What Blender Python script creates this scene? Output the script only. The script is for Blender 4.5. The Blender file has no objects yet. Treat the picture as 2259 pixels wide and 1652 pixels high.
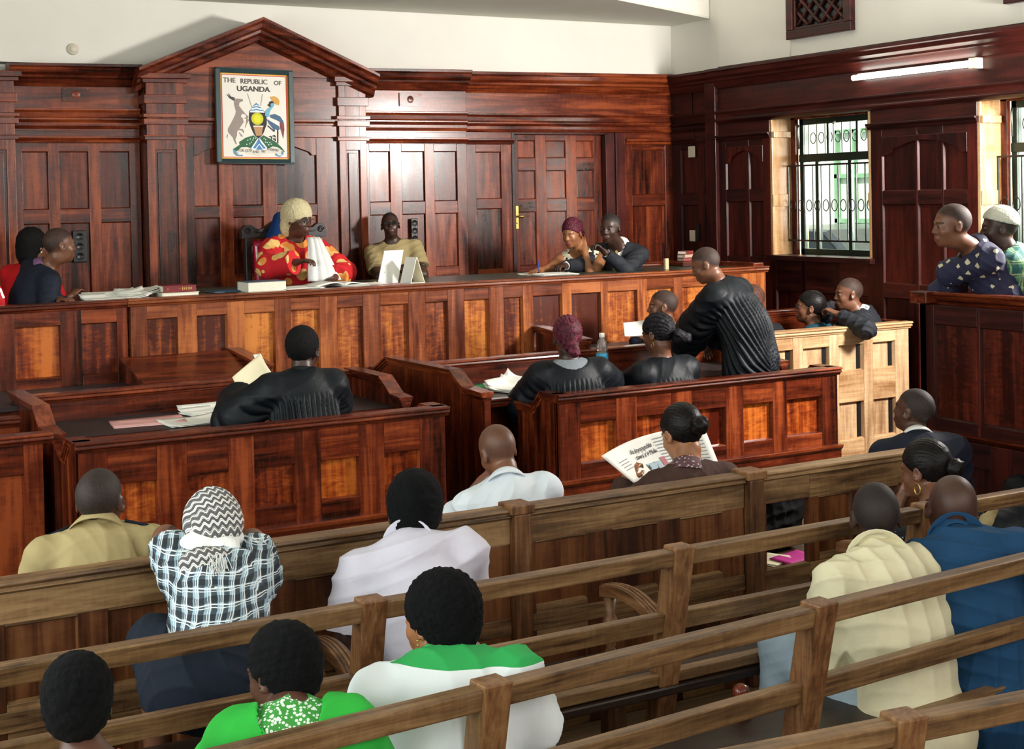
import bpy, bmesh, math, random
import numpy as np
from mathutils import Vector, Matrix, Euler
random.seed(7)
sc = bpy.context.scene
COL = sc.collection
PI = math.pi
# ---------------------------------------------------------------- camera
CAM_R = Vector((0.86944797, -0.49363096, -0.01971579))
CAM_U = Vector((0.02843039, 0.01015322, 0.99954421))
CAM_W = Vector((0.49320578, 0.86961221, -0.02286182))
CAM_C = Vector((0, 0, 2.2))
FPX = 3120.0
cam = bpy.data.cameras.new('camera'); co = bpy.data.objects.new('camera', cam); COL.objects.link(co)
m = Matrix((CAM_R, CAM_U, -CAM_W)).transposed().to_4x4(); m.translation = CAM_C
co.matrix_world = m
cam.sensor_width = 36; cam.lens = FPX/2259*36; cam.shift_y = -(826-509)/2259
cam.clip_start = .05; cam.clip_end = 200
sc.camera = co
def at(px, py, x=None, y=None, z=None, w=None):
    """the point of the room that a photo pixel shows, on the plane x=, y= or z= or at distance w"""
    d = CAM_W + CAM_R*((px-1129.5)/FPX) + CAM_U*((509-py)/FPX)
    if w is not None: t = w
    elif x is not None: t = (x-CAM_C.x)/d.x
    elif y is not None: t = (y-CAM_C.y)/d.y
    else: t = (z-CAM_C.z)/d.z
    return CAM_C + d*t
# ---------------------------------------------------------------- objects
def tag(o, label=None, cat=None, group=None, kind=None):
    if label: o['label'] = label
    if cat: o['category'] = cat
    if group: o['group'] = group
    if kind: o['kind'] = kind
    return o
def empty(name, loc=(0,0,0), rz=0, label=None, cat=None, group=None):
    o = bpy.data.objects.new(name, None); COL.objects.link(o)
    o.location = loc; o.rotation_euler = (0,0,rz); o.empty_display_size = .1
    return tag(o, label, cat, group)
class MB:
    """collects pieces in one mesh; pieces are given in a local frame (u right, v depth, w up)"""
    def __init__(s, T=None): s.v=[]; s.f=[]; s.mi=[]; s.sm=[]; s.T=T or Matrix.Identity(4)
    def add(s, verts, faces, mat=0, smooth=False):
        b=len(s.v); s.v += [tuple(s.T @ Vector(p)) for p in verts]
        s.f += [tuple(b+i for i in f) for f in faces]; s.mi += [mat]*len(faces); s.sm += [smooth]*len(faces)
    def box(s, x0,x1,y0,y1,z0,z1, mat=0):
        x0,x1=min(x0,x1),max(x0,x1); y0,y1=min(y0,y1),max(y0,y1); z0,z1=min(z0,z1),max(z0,z1)
        s.add([(x0,y0,z0),(x1,y0,z0),(x1,y1,z0),(x0,y1,z0),(x0,y0,z1),(x1,y0,z1),(x1,y1,z1),(x0,y1,z1)],
              [(0,3,2,1),(4,5,6,7),(0,1,5,4),(1,2,6,5),(2,3,7,6),(3,0,4,7)], mat)
    def hexa(s, p, mat=0):   # 8 corners, bottom ring then top ring
        s.add(p, [(0,3,2,1),(4,5,6,7),(0,1,5,4),(1,2,6,5),(2,3,7,6),(3,0,4,7)], mat)
    def prism(s, poly, axis, a, b, mat=0, smooth=False):
        """closed polygon extruded along an axis; poly in the two other axes (cyclic order x->(y,z), y->(x,z), z->(x,y))"""
        def P(c, t): return (t,c[0],c[1]) if axis=='x' else (c[0],t,c[1]) if axis=='y' else (c[0],c[1],t)
        n=len(poly); vs=[P(c,a) for c in poly]+[P(c,b) for c in poly]
        fs=[tuple(range(n))[::-1], tuple(range(n,2*n))]+[(i,(i+1)%n,n+(i+1)%n,n+i) for i in range(n)]
        ar=sum(poly[i][0]*poly[(i+1)%n][1]-poly[(i+1)%n][0]*poly[i][1] for i in range(n))
        flip = (ar<0) ^ (axis=='y') ^ (b<a)
        if flip: fs=[f[::-1] for f in fs]
        s.add(vs, fs, mat, smooth)
    def tube(s, pts, r, n=10, mat=0, cap=True, closed=False):
        pts=[Vector(p) for p in pts]; N=len(pts); rr=r if isinstance(r,(list,tuple)) else [r]*N
        vs=[]; prev=None
        for i,p in enumerate(pts):
            if closed: t=(pts[(i+1)%N]-pts[i-1])
            else: t=(pts[min(i+1,N-1)]-pts[max(i-1,0)])
            t.normalize()
            if prev is None:
                a=Vector((0,0,1)) if abs(t.z)<.9 else Vector((1,0,0)); x=t.cross(a).normalized()
            else: x=(prev-t*prev.dot(t)).normalized()
            prev=x; y=t.cross(x)
            for k in range(n):
                a=2*PI*k/n; vs.append(tuple(p+(x*math.cos(a)+y*math.sin(a))*rr[i]))
        fs=[]
        M=N if closed else N-1
        for i in range(M):
            for k in range(n):
                a=i*n+k; b=i*n+(k+1)%n; c=((i+1)%N)*n+(k+1)%n; d=((i+1)%N)*n+k
                fs.append((a,b,c,d))
        if cap and not closed: fs.append(tuple(range(n))[::-1]); fs.append(tuple(range((N-1)*n,N*n)))
        s.add(vs, fs, mat, True)
    def lathe(s, prof, n=20, mat=0, c=(0,0,0), smooth=True):
        vs=[]; 
        for r,z in prof:
            for k in range(n):
                a=2*PI*k/n; vs.append((c[0]+r*math.cos(a), c[1]+r*math.sin(a), c[2]+z))
        fs=[(i*n+k, i*n+(k+1)%n, (i+1)*n+(k+1)%n, (i+1)*n+k) for i in range(len(prof)-1) for k in range(n)]
        fs.append(tuple(range(n))[::-1]); fs.append(tuple(range((len(prof)-1)*n, len(prof)*n)))
        s.add(vs, fs, mat, smooth)
    def grid(s, fn, nu, nv, mat=0, th=None):
        """sheet from fn(u,v)->point; with th: a solid sheet of that thickness (shifted along -normal)"""
        P=[[Vector(fn(i/nu,j/nv)) for j in range(nv+1)] for i in range(nu+1)]
        idx=lambda i,j:i*(nv+1)+j
        vs=[tuple(P[i][j]) for i in range(nu+1) for j in range(nv+1)]
        fs=[(idx(i,j),idx(i+1,j),idx(i+1,j+1),idx(i,j+1)) for i in range(nu) for j in range(nv)]
        if th:
            K=len(vs); low=[]
            for i in range(nu+1):
                for j in range(nv+1):
                    a=P[min(i+1,nu)][j]-P[max(i-1,0)][j]; b=P[i][min(j+1,nv)]-P[i][max(j-1,0)]
                    nn=a.cross(b); nn=nn.normalized() if nn.length>1e-9 else Vector((0,0,1))
                    low.append(tuple(P[i][j]-nn*th))
            vs+=low; fs+=[tuple(K+q for q in f[::-1]) for f in fs]
            ring=[idx(i,0) for i in range(nu)]+[idx(nu,j) for j in range(nv)]+[idx(i,nv) for i in range(nu,0,-1)]+[idx(0,j) for j in range(nv,0,-1)]
            for q in range(len(ring)):
                a,b=ring[q],ring[(q+1)%len(ring)]; fs.append((b,a,K+a,K+b))
        s.add(vs, fs, mat, True)
    def build(s, name, mats, parent=None, bevel=0, warp=None):
        me=bpy.data.meshes.new(name)
        vs=[warp(p) for p in s.v] if warp else s.v
        me.from_pydata(vs, [], s.f); 
        if not isinstance(mats,(list,tuple)): mats=[mats]
        for q in mats: me.materials.append(q)
        me.polygons.foreach_set('material_index', s.mi); me.polygons.foreach_set('use_smooth', s.sm)
        me.update()
        o=bpy.data.objects.new(name, me); COL.objects.link(o)
        if parent: o.parent=parent
        if bevel:
            b=o.modifiers.new('b','BEVEL'); b.width=bevel; b.segments=2; b.limit_method='ANGLE'; b.angle_limit=math.radians(40); b.harden_normals=False
        return o
def frame(o, xdir, up=(0,0,1)):
    """local frame at o: u along xdir, w up, v = w x u (into the wall behind the face when u runs right as seen)"""
    x=Vector(xdir).normalized(); z=Vector(up).normalized(); y=z.cross(x).normalized(); z=x.cross(y)
    M=Matrix((x,y,z)).transposed().to_4x4(); M.translation=Vector(o); return M
# ---------------------------------------------------------------- materials
def lin(c):
    return tuple((v/12.92 if v<=.04045 else ((v+.055)/1.055)**2.4) for v in (c[0]/255,c[1]/255,c[2]/255))+(1,)
MATS={}
class NT:
    def __init__(s, name):
        s.m=bpy.data.materials.new(name); s.m.use_nodes=True; s.t=s.m.node_tree; s.n=s.t.nodes; s.l=s.t.links
        s.b=s.n['Principled BSDF']
    def node(s, typ, **k):
        n=s.n.new(typ)
        for a,v in k.items():
            if a.startswith('i_'): n.inputs[a[2:].replace('_',' ')].default_value=v
            else: setattr(n,a,v)
        return n
    def link(s,a,b): s.l.new(a,b)
    def coord(s, scale=(1,1,1), kind='Object', rot=(0,0,0), loc=(0,0,0)):
        tc=s.node('ShaderNodeTexCoord'); mp=s.node('ShaderNodeMapping')
        mp.inputs['Scale'].default_value=scale; mp.inputs['Rotation'].default_value=rot; mp.inputs['Location'].default_value=loc
        s.link(tc.outputs[kind], mp.inputs['Vector']); return mp.outputs['Vector']
    def noise(s, vec, scale=5, detail=4, rough=.55, dist=0):
        n=s.node('ShaderNodeTexNoise'); n.inputs['Scale'].default_value=scale; n.inputs['Detail'].default_value=detail
        n.inputs['Roughness'].default_value=rough; n.inputs['Distortion'].default_value=dist; s.link(vec,n.inputs['Vector']); return n.outputs['Fac']
    def ramp(s, fac, stops, interp='LINEAR'):
        r=s.node('ShaderNodeValToRGB'); r.color_ramp.interpolation=interp
        e=r.color_ramp.elements
        while len(e)<len(stops): e.new(.5)
        for q,(p,c) in zip(e,stops): q.position=p; q.color=c if len(c)==4 else lin(c)
        s.link(fac,r.inputs['Fac']); return r.outputs['Color']
    def math(s, op, a, b=None, c=None):
        n=s.node('ShaderNodeMath', operation=op)
        for i,v in enumerate((a,b,c)):
            if v is None: continue
            if isinstance(v,(int,float)): n.inputs[i].default_value=v
            else: s.link(v,n.inputs[i])
        return n.outputs[0]
    def mix(s, fac, a, b, mode='MIX'):
        n=s.node('ShaderNodeMix', data_type='RGBA', blend_type=mode)
        for key,v in ((0,fac),(6,a),(7,b)):
            if isinstance(v,(int,float)): n.inputs[key].default_value=v
            elif isinstance(v,tuple): n.inputs[key].default_value=v
            else: s.link(v,n.inputs[key])
        return n.outputs[2]
    def bump(s, h, strength=.2, dist=.01):
        n=s.node('ShaderNodeBump'); n.inputs['Strength'].default_value=strength; n.inputs['Distance'].default_value=dist
        s.link(h,n.inputs['Height']); s.link(n.outputs['Normal'], s.b.inputs['Normal'])
    def set(s, **k):
        for a,v in k.items():
            i=s.b.inputs[a.replace('_',' ')]
            if isinstance(v,(int,float,tuple)): i.default_value=v
            else: s.link(v,i)
        return s.m
def plain(name, rgb, rough=.6, metal=0, noise=.12, nscale=6, spec=.5, bump=0, bscale=60, coat=0):
    t=NT(name); v=t.coord(); f=t.noise(v,nscale,3)
    c=lin(rgb); lo=tuple(x*(1-noise) for x in c[:3])+(1,); hi=tuple(min(1,x*(1+noise)) for x in c[:3])+(1,)
    col=t.ramp(f,[(.3,lo),(.7,hi)])
    t.set(Base_Color=col, Roughness=rough, Metallic=metal)
    t.b.inputs['Specular IOR Level'].default_value=spec
    t.b.inputs['Coat Weight'].default_value=coat
    if bump: t.bump(t.noise(v,bscale,3), bump, .004)
    return t.m
def wood(name, dark, mid, light, axis='z', rough=.25, coat=.5, vary=.5, figure=.5, scale=1, seed=0, spec=.4, bump=False):
    """varnished wood; grain runs along the axis; each board (mesh island) differs a little"""
    t=NT(name)
    geo=t.node('ShaderNodeNewGeometry'); rnd=geo.outputs['Random Per Island']
    tc=t.node('ShaderNodeTexCoord')
    off=t.node('ShaderNodeVectorMath', operation='MULTIPLY_ADD')
    comb=t.node('ShaderNodeCombineXYZ'); 
    for i in range(3): t.link(rnd, comb.inputs[i])
    t.link(comb.outputs[0], off.inputs[0]); off.inputs[1].default_value=(17,23,31); t.link(tc.outputs['Object'], off.inputs[2])
    s={'x':(1.6,26,26),'y':(26,1.6,26),'z':(26,26,1.6)}[axis]
    mp=t.node('ShaderNodeMapping'); mp.inputs['Scale'].default_value=tuple(k*scale for k in s); mp.inputs['Location'].default_value=(seed,seed*2,seed*3)
    t.link(off.outputs[0], mp.inputs['Vector'])
    g=t.noise(mp.outputs['Vector'],1.0,4,.6,.6)
    s2={'x':(1.2,7,7),'y':(7,1.2,7),'z':(7,7,1.2)}[axis]
    mp2=t.node('ShaderNodeMapping'); mp2.inputs['Scale'].default_value=s2; t.link(off.outputs[0], mp2.inputs['Vector'])
    g2=t.noise(mp2.outputs['Vector'],1.0,2,.5,1.2)
    mp3=t.node('ShaderNodeMapping'); mp3.inputs['Scale'].default_value={'x':(30,9,9),'y':(9,30,9),'z':(9,9,30)}[axis]; t.link(off.outputs[0], mp3.inputs['Vector'])
    g3=t.noise(mp3.outputs['Vector'],1.0,1,.5,1.5)
    f=t.math('ADD', t.math('MULTIPLY',g,.55), t.math('MULTIPLY',g2,.45))
    f=t.math('ADD', f, t.math('MULTIPLY', t.math('SUBTRACT',g3,.5), .25*figure))
    f=t.math('ADD', f, t.math('MULTIPLY', t.math('SUBTRACT',rnd,.5), .34*vary))
    col=t.ramp(f,[(.34,dark),(.5,mid),(.66,light)])
    rg=t.math('MULTIPLY_ADD', g2, .25, rough-.1)
    t.set(Base_Color=col, Roughness=rg)
    t.b.inputs['Specular IOR Level'].default_value=spec
    t.b.inputs['Coat Weight'].default_value=coat; t.b.inputs['Coat Roughness'].default_value=.18
    if bump: t.bump(g,.12,.004)
    return t.m
MAH_D,MAH_M,MAH_L=(36,13,7),(94,36,18),(146,68,33)
M={}
M['mah_z']=wood('mahogany_upright',MAH_D,MAH_M,MAH_L,'z',rough=.25,coat=.16,spec=.32,vary=.6)
M['mah_x']=wood('mahogany_lengthwise',MAH_D,MAH_M,MAH_L,'x',rough=.24,coat=.16,spec=.32,vary=.4)
M['mah_y']=wood('mahogany_crosswise',MAH_D,MAH_M,MAH_L,'y',rough=.24,coat=.16,spec=.32,vary=.4)
M['pan_z']=wood('mahogany_panel',(74,22,9),(140,58,20),(196,104,38),'z',rough=.26,coat=.5,vary=1.0,figure=1.2)
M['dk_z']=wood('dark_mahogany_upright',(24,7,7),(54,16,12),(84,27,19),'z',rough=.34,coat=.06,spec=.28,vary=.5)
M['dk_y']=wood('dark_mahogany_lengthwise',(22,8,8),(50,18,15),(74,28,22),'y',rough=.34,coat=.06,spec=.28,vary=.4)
M['pew_x']=wood('worn_pew_wood_lengthwise',(66,44,28),(122,90,58),(160,126,86),'x',rough=.42,coat=.1,vary=.35,figure=.4,scale=2.2)
M['pew_z']=wood('worn_pew_wood_upright',(60,36,21),(108,70,42),(144,104,66),'z',rough=.42,coat=.1,vary=.5,figure=.4,scale=2.2)
M['pew_y']=wood('worn_pew_wood_crosswise',(60,36,21),(108,70,42),(144,104,66),'y',rough=.42,coat=.1,vary=.4,figure=.4,scale=2.2)
M['pewd_z']=wood('pew_panel_wood',(48,24,12),(88,48,26),(122,76,42),'z',rough=.35,coat=.2,vary=.6)
M['pale_z']=wood('glare_pale_panel',(136,100,68),(184,148,110),(212,184,146),'z',rough=.4,coat=.15,vary=.5)  # jury box wood: the lamp's glare is put into this pale colour
M['pale_x']=wood('glare_pale_rail',(142,100,64),(190,152,110),(216,184,144),'x',rough=.4,coat=.15,vary=.4)  # same glare painted into the rails
M['ben_z']=wood('bench_wood_upright',(78,32,15),(130,64,31),(180,104,52),'z',rough=.28,coat=.3,vary=.7)
M['ben_x']=wood('bench_wood_lengthwise',(74,31,15),(124,60,30),(172,98,50),'x',rough=.26,coat=.3,vary=.4)
M['benp_z']=wood('bench_panel',(76,28,13),(146,72,30),(206,126,54),'z',rough=.28,coat=.3,vary=1.3,figure=1.2)
M['seat']=wood('dark_seat_boards',(22,13,9),(42,26,18),(64,42,28),'x',rough=.4,coat=.1,scale=2)
M['plaster']=plain('cream_wall_paint',(230,226,216),.75,noise=.04,nscale=1.3,bump=.15,bscale=9)
M['soffit']=plain('white_soffit_paint',(214,214,200),.8,noise=.03,nscale=1)
M['leather_top']=plain('dark_green_leather',(44,58,48),.35,noise=.25,nscale=8)
M['desk_top']=plain('worn_dark_lino',(48,38,38),.45,noise=.3,nscale=14)
M['paper']=plain('white_paper',(236,234,226),.7,noise=.03)
M['paper2']=plain('cream_paper',(232,222,190),.7,noise=.04)
M['black']=plain('black_plastic',(18,18,20),.4)
M['brass']=plain('worn_brass',(190,160,90),.35,metal=.9,noise=.2)
M['steel']=plain('grey_metal',(150,150,150),.35,metal=.8)
M['cream_pl']=plain('cream_plastic',(226,220,196),.5,noise=.03)

def font_mesh(name,txt,size,mat,parent,mw,extrude=.0005,offset=0,align='LEFT'):
    c=bpy.data.curves.new(name,'FONT'); c.body=txt; c.size=size; c.extrude=extrude; c.offset=offset; c.align_x=align
    t=bpy.data.objects.new('tmp',c); COL.objects.link(t); dg=bpy.context.evaluated_depsgraph_get(); me=bpy.data.meshes.new_from_object(t.evaluated_get(dg))
    bpy.data.objects.remove(t); me.materials.clear(); me.materials.append(mat)
    o=bpy.data.objects.new(name,me); COL.objects.link(o); o.parent=parent; o.matrix_local=mw; return o
# ---------------------------------------------------------------- organic bodies: a smooth-union distance field, meshed by surface nets
def V(*a): return np.array(a, dtype=np.float64)
def nrm(a): a=np.asarray(a,float); return a/max(np.linalg.norm(a),1e-9)
class Vol:
    def __init__(s, prims, h):
        lo=np.min([q['lo'] for q in prims],0)-3*h; hi=np.max([q['hi'] for q in prims],0)+3*h
        s.lo=lo; s.h=h; s.n=np.ceil((hi-lo)/h).astype(int)+1
        s.D=np.full(s.n, .2, np.float32)
        for q in prims: s.put(q)
    def put(s,q):
        k=q['k']; mg=max(k*1.3,2.5*s.h) if q['op']=='add' else q.get('mg',.02)
        a=np.maximum(0,np.floor((q['lo']-mg-s.lo)/s.h).astype(int)); b=np.minimum(s.n,np.ceil((q['hi']+mg-s.lo)/s.h).astype(int)+1)
        if np.any(b<=a): return
        ax=[(s.lo[i]+np.arange(a[i],b[i])*s.h).astype(np.float32) for i in range(3)]
        X,Y,Z=np.meshgrid(*ax, indexing='ij', sparse=True)
        d=q['f'](X,Y,Z).astype(np.float32)
        if q.get('cut') is not None:
            for (c,n) in q['cut']:
                d=np.maximum(d,(X-c[0])*n[0]+(Y-c[1])*n[1]+(Z-c[2])*n[2])
        sl=tuple(slice(a[i],b[i]) for i in range(3)); D=s.D[sl]
        if q['op']=='add':
            if k>0:
                hh=np.maximum(k-np.abs(D-d),0)/k; s.D[sl]=np.minimum(D,d)-hh*hh*k*.25
            else: s.D[sl]=np.minimum(D,d)
        else:
            if k>0:
                hh=np.maximum(k-np.abs(-d-D),0)/k; s.D[sl]=np.maximum(D,-d)+hh*hh*k*.25
            else: s.D[sl]=np.maximum(D,-d)
    def mesh(s, smooth=1):
        D=s.D; D[0]=D[-1]=.1; D[:,0]=D[:,-1]=.1; D[:,:,0]=D[:,:,-1]=.1
        I=D<0; n=D.shape
        c=I[:-1,:-1,:-1].astype(np.int8)
        tot=np.zeros(c.shape,np.int8)
        for dx in (0,1):
            for dy in (0,1):
                for dz in (0,1): tot+=I[dx:n[0]-1+dx,dy:n[1]-1+dy,dz:n[2]-1+dz]
        cells=np.argwhere((tot>0)&(tot<8)); N=len(cells)
        idx=np.full(tot.shape,-1,np.int32); idx[cells[:,0],cells[:,1],cells[:,2]]=np.arange(N)
        acc=np.zeros((N,3)); cnt=np.zeros(N)
        val={}
        for o in [(a,b,c2) for a in (0,1) for b in (0,1) for c2 in (0,1)]:
            val[o]=D[cells[:,0]+o[0],cells[:,1]+o[1],cells[:,2]+o[2]].astype(float)
        for o in val:
            for ax in range(3):
                if o[ax]: continue
                p=list(o); p[ax]=1; p=tuple(p); a=val[o]; b=val[p]; mk=(a<0)!=(b<0)
                t=np.where(mk, a/np.where(mk,a-b,1), 0)
                e=np.array(o,float)[None]+np.eye(3)[ax][None]*t[:,None]
                acc+=e*mk[:,None]; cnt+=mk
        P=s.lo+(cells+acc/cnt[:,None])*s.h
        F=[]
        for ax in range(3):
            u,v=(ax+1)%3,(ax+2)%3
            sl0=[slice(1,-1)]*3; sl1=[slice(1,-1)]*3; sl0[ax]=slice(0,-1); sl1[ax]=slice(1,None)
            # edge from g to g+e_ax with g_u,g_v>=1
            A=I[tuple(sl0)]; B=I[tuple(sl1)]
            g=np.argwhere(A!=B); 
            if len(g)==0: continue
            g2=g.copy(); g2[:,u]+=1; g2[:,v]+=1
            ins=A[g[:,0],g[:,1],g[:,2]]
            q=[]
            for du,dv in ((-1,-1),(0,-1),(0,0),(-1,0)):
                k=g2.copy(); k[:,u]+=du; k[:,v]+=dv
                k=np.minimum(k,np.array(idx.shape)-1); q.append(idx[k[:,0],k[:,1],k[:,2]])
            q=np.stack(q,1); q[~ins]=q[~ins][:,::-1]
            F.append(q)
        F=np.concatenate(F); F=F[(F>=0).all(1)]
        for _ in range(smooth):
            S=np.zeros_like(P); C=np.zeros(len(P))
            for i in range(4):
                a=F[:,i]; b=F[:,(i+1)%4]
                np.add.at(S,a,P[b]); np.add.at(C,a,1); np.add.at(S,b,P[a]); np.add.at(C,b,1)
            P=P*.5+.5*S/np.maximum(C,1)[:,None]
        return P,F
def normals(P,F):
    n=np.cross(P[F[:,2]]-P[F[:,0]],P[F[:,3]]-P[F[:,1]]); N=np.zeros_like(P)
    for i in range(4): np.add.at(N,F[:,i],n)
    return N/np.maximum(np.linalg.norm(N,axis=1),1e-12)[:,None]
def mesh_obj(name,P,F,mats,parent,mi=None,smooth=True):
    me=bpy.data.meshes.new(name); n=len(F)
    me.vertices.add(len(P)); me.vertices.foreach_set('co',P.astype(np.float32).ravel())
    me.loops.add(4*n); me.loops.foreach_set('vertex_index',F.astype(np.int32).ravel())
    me.polygons.add(n); me.polygons.foreach_set('loop_start',np.arange(0,4*n,4,dtype=np.int32))
    if not isinstance(mats,(list,tuple)): mats=[mats]
    for q in mats: me.materials.append(q)
    if mi is not None: me.polygons.foreach_set('material_index',mi.astype(np.int32))
    me.update(calc_edges=True); me.validate(); me.polygons.foreach_set('use_smooth',np.ones(len(me.polygons),bool))
    o=bpy.data.objects.new(name,me); COL.objects.link(o); o.parent=parent
    return o
def rc(a,b,ra,rb,k=.02,op='add',cut=None,flat=None,**kw):
    a=np.asarray(a,float); b=np.asarray(b,float); R=max(ra,rb)
    lo=np.minimum(a-R,b-R); hi=np.maximum(a+R,b+R); ba=b-a; L2=max(float(ba@ba),1e-9)
    def f(X,Y,Z):
        x,y,z=X-a[0],Y-a[1],Z-a[2]
        t=np.clip((x*ba[0]+y*ba[1]+z*ba[2])/L2,0,1)
        x=x-t*ba[0]; y=y-t*ba[1]; z=z-t*ba[2]
        if flat is not None:
            n,fl=flat; w=(x*n[0]+y*n[1]+z*n[2])*(1/fl-1); x=x+n[0]*w; y=y+n[1]*w; z=z+n[2]*w
        return np.sqrt(x*x+y*y+z*z)-(ra+(rb-ra)*t)
    return dict(lo=lo,hi=hi,f=f,k=k,op=op,cut=cut,kind='rc',a=a,b=b,**kw)
def el(c,r,R=None,k=.02,op='add',cut=None,**kw):
    """ellipsoid at c, radii r along the columns of R"""
    c=np.asarray(c,float); r=np.asarray(r,float); R=np.eye(3) if R is None else R
    ext=np.sqrt(((R*r[None])**2).sum(1)); lo=c-ext; hi=c+ext
    def f(X,Y,Z):
        x,y,z=X-c[0],Y-c[1],Z-c[2]; q0=0; q1=0
        for i in range(3):
            w=(x*R[0,i]+y*R[1,i]+z*R[2,i])/r[i]; q0=q0+w*w; q1=q1+(w/r[i])**2
        k0=np.sqrt(q0); return k0*(k0-1)/np.maximum(np.sqrt(q1),1e-6)
    return dict(lo=lo,hi=hi,f=f,k=k,op=op,cut=cut,kind='el',**kw)
def rotz(a): c,s=math.cos(a),math.sin(a); return np.array([[c,-s,0],[s,c,0],[0,0,1]])
def headR(yaw,pitch,roll):
    y,p,r=map(math.radians,(yaw,pitch,roll))
    Rx=np.array([[1,0,0],[0,math.cos(p),-math.sin(p)],[0,math.sin(p),math.cos(p)]])
    Ry=np.array([[math.cos(r),0,math.sin(r)],[0,1,0],[-math.sin(r),0,math.cos(r)]])
    return rotz(y)@Rx@Ry
def snoise(P,seed,freq,n=7):
    rs=np.random.RandomState(seed); o=np.zeros(len(P))
    for i in range(n):
        k=nrm(rs.normal(size=3))*freq*(.6+rs.rand()); o+=np.sin(P@k+rs.rand()*6.28)
    return o/n*1.6
def folds(P,N,seed,amp,freq=22,axis=None,warp=1.0):
    """cloth folds: warped ridges that run along an axis"""
    freq=freq*1.7; amp=amp*1.25
    rs=np.random.RandomState(seed); o=np.zeros(len(P))
    for i in range(3):
        d=nrm(rs.normal(size=3)) if axis is None else nrm(rs.normal(size=3)-np.array(axis)*(rs.normal()*.0)+0)
        if axis is not None: d=nrm(d-np.array(axis)*(d@np.array(axis))*.85)
        w=snoise(P,seed+i*7+1,6); m=np.clip(snoise(P,seed+i*7+2,5)+.3,0,1)
        s=np.sin(P@d*freq*(1+.5*i)+warp*3*w); o+=m*(1-np.abs(s))**1.5*(1/(1+.4*i))
    return P+N*((o-.35)*amp)[:,None]
SKINS={}
def skin(tone):
    if tone not in SKINS:
        c={'deep':(64,42,34),'dark':(84,54,42),'mid':(112,72,52),'warm':(150,98,64)}[tone]
        t=NT('skin_'+tone); v=t.coord(); f=t.noise(v,14,4); c=lin(c)
        col=t.ramp(f,[(.3,tuple(x*.78 for x in c[:3])+(1,)),(.7,tuple(x*1.2 for x in c[:3])+(1,))])
        t.set(Base_Color=col,Roughness=.42); t.b.inputs['Specular IOR Level'].default_value=.45
        at_=t.node('ShaderNodeAttribute'); at_.attribute_name='hair'
        hn=t.noise(v,160,2); hf=t.math('MULTIPLY',at_.outputs['Fac'],t.math('MULTIPLY_ADD',hn,1.0,.42)); hf=t.math('MINIMUM',hf,1.0)
        col=t.mix(hf,col,lin((17,14,14))); t.set(Base_Color=col, Roughness=t.math('MULTIPLY_ADD',at_.outputs['Fac'],.3,.42))
        SKINS[tone]=(t.m, plain('lips_'+tone,{'deep':(80,46,42),'dark':(96,56,50),'mid':(120,68,58),'warm':(140,74,60)}[tone],.4))
    return SKINS[tone]
def hairmat(name,rgb,bs=90,rough=.75,strength=.6,nz=.3):
    t=NT(name); v=t.coord(); f=t.noise(v,bs,4,.7); c=lin(rgb)
    col=t.ramp(f,[(.35,tuple(x*(1-nz) for x in c[:3])+(1,)),(.65,tuple(min(1,x*(1+nz*2)) for x in c[:3])+(1,))])
    t.set(Base_Color=col,Roughness=rough); t.bump(f,strength,.01); t.b.inputs['Specular IOR Level'].default_value=.18
    return t.m
M['hair']=hairmat('black_hair',(10,9,10))
M['crop']=hairmat('cropped_hair',(36,30,28),260,.6,.35)
M['afro']=hairmat('afro_hair',(6,6,8),55,.95,.9)
M['braid']=hairmat('braided_hair',(22,20,24),40,.5,1,.8)
M['burg']=hairmat('burgundy_hair',(74,28,40),50,.45,.6,.7)
M['brownhair']=hairmat('brown_hair',(70,42,34),60,.45,.6,.5)
M['slick']=hairmat('slick_hair',(16,12,12),30,.45,.3)
M['eye']=plain('eye_white',(104,92,84),.3)
M['iris']=plain('dark_iris',(20,12,10),.15)
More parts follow.
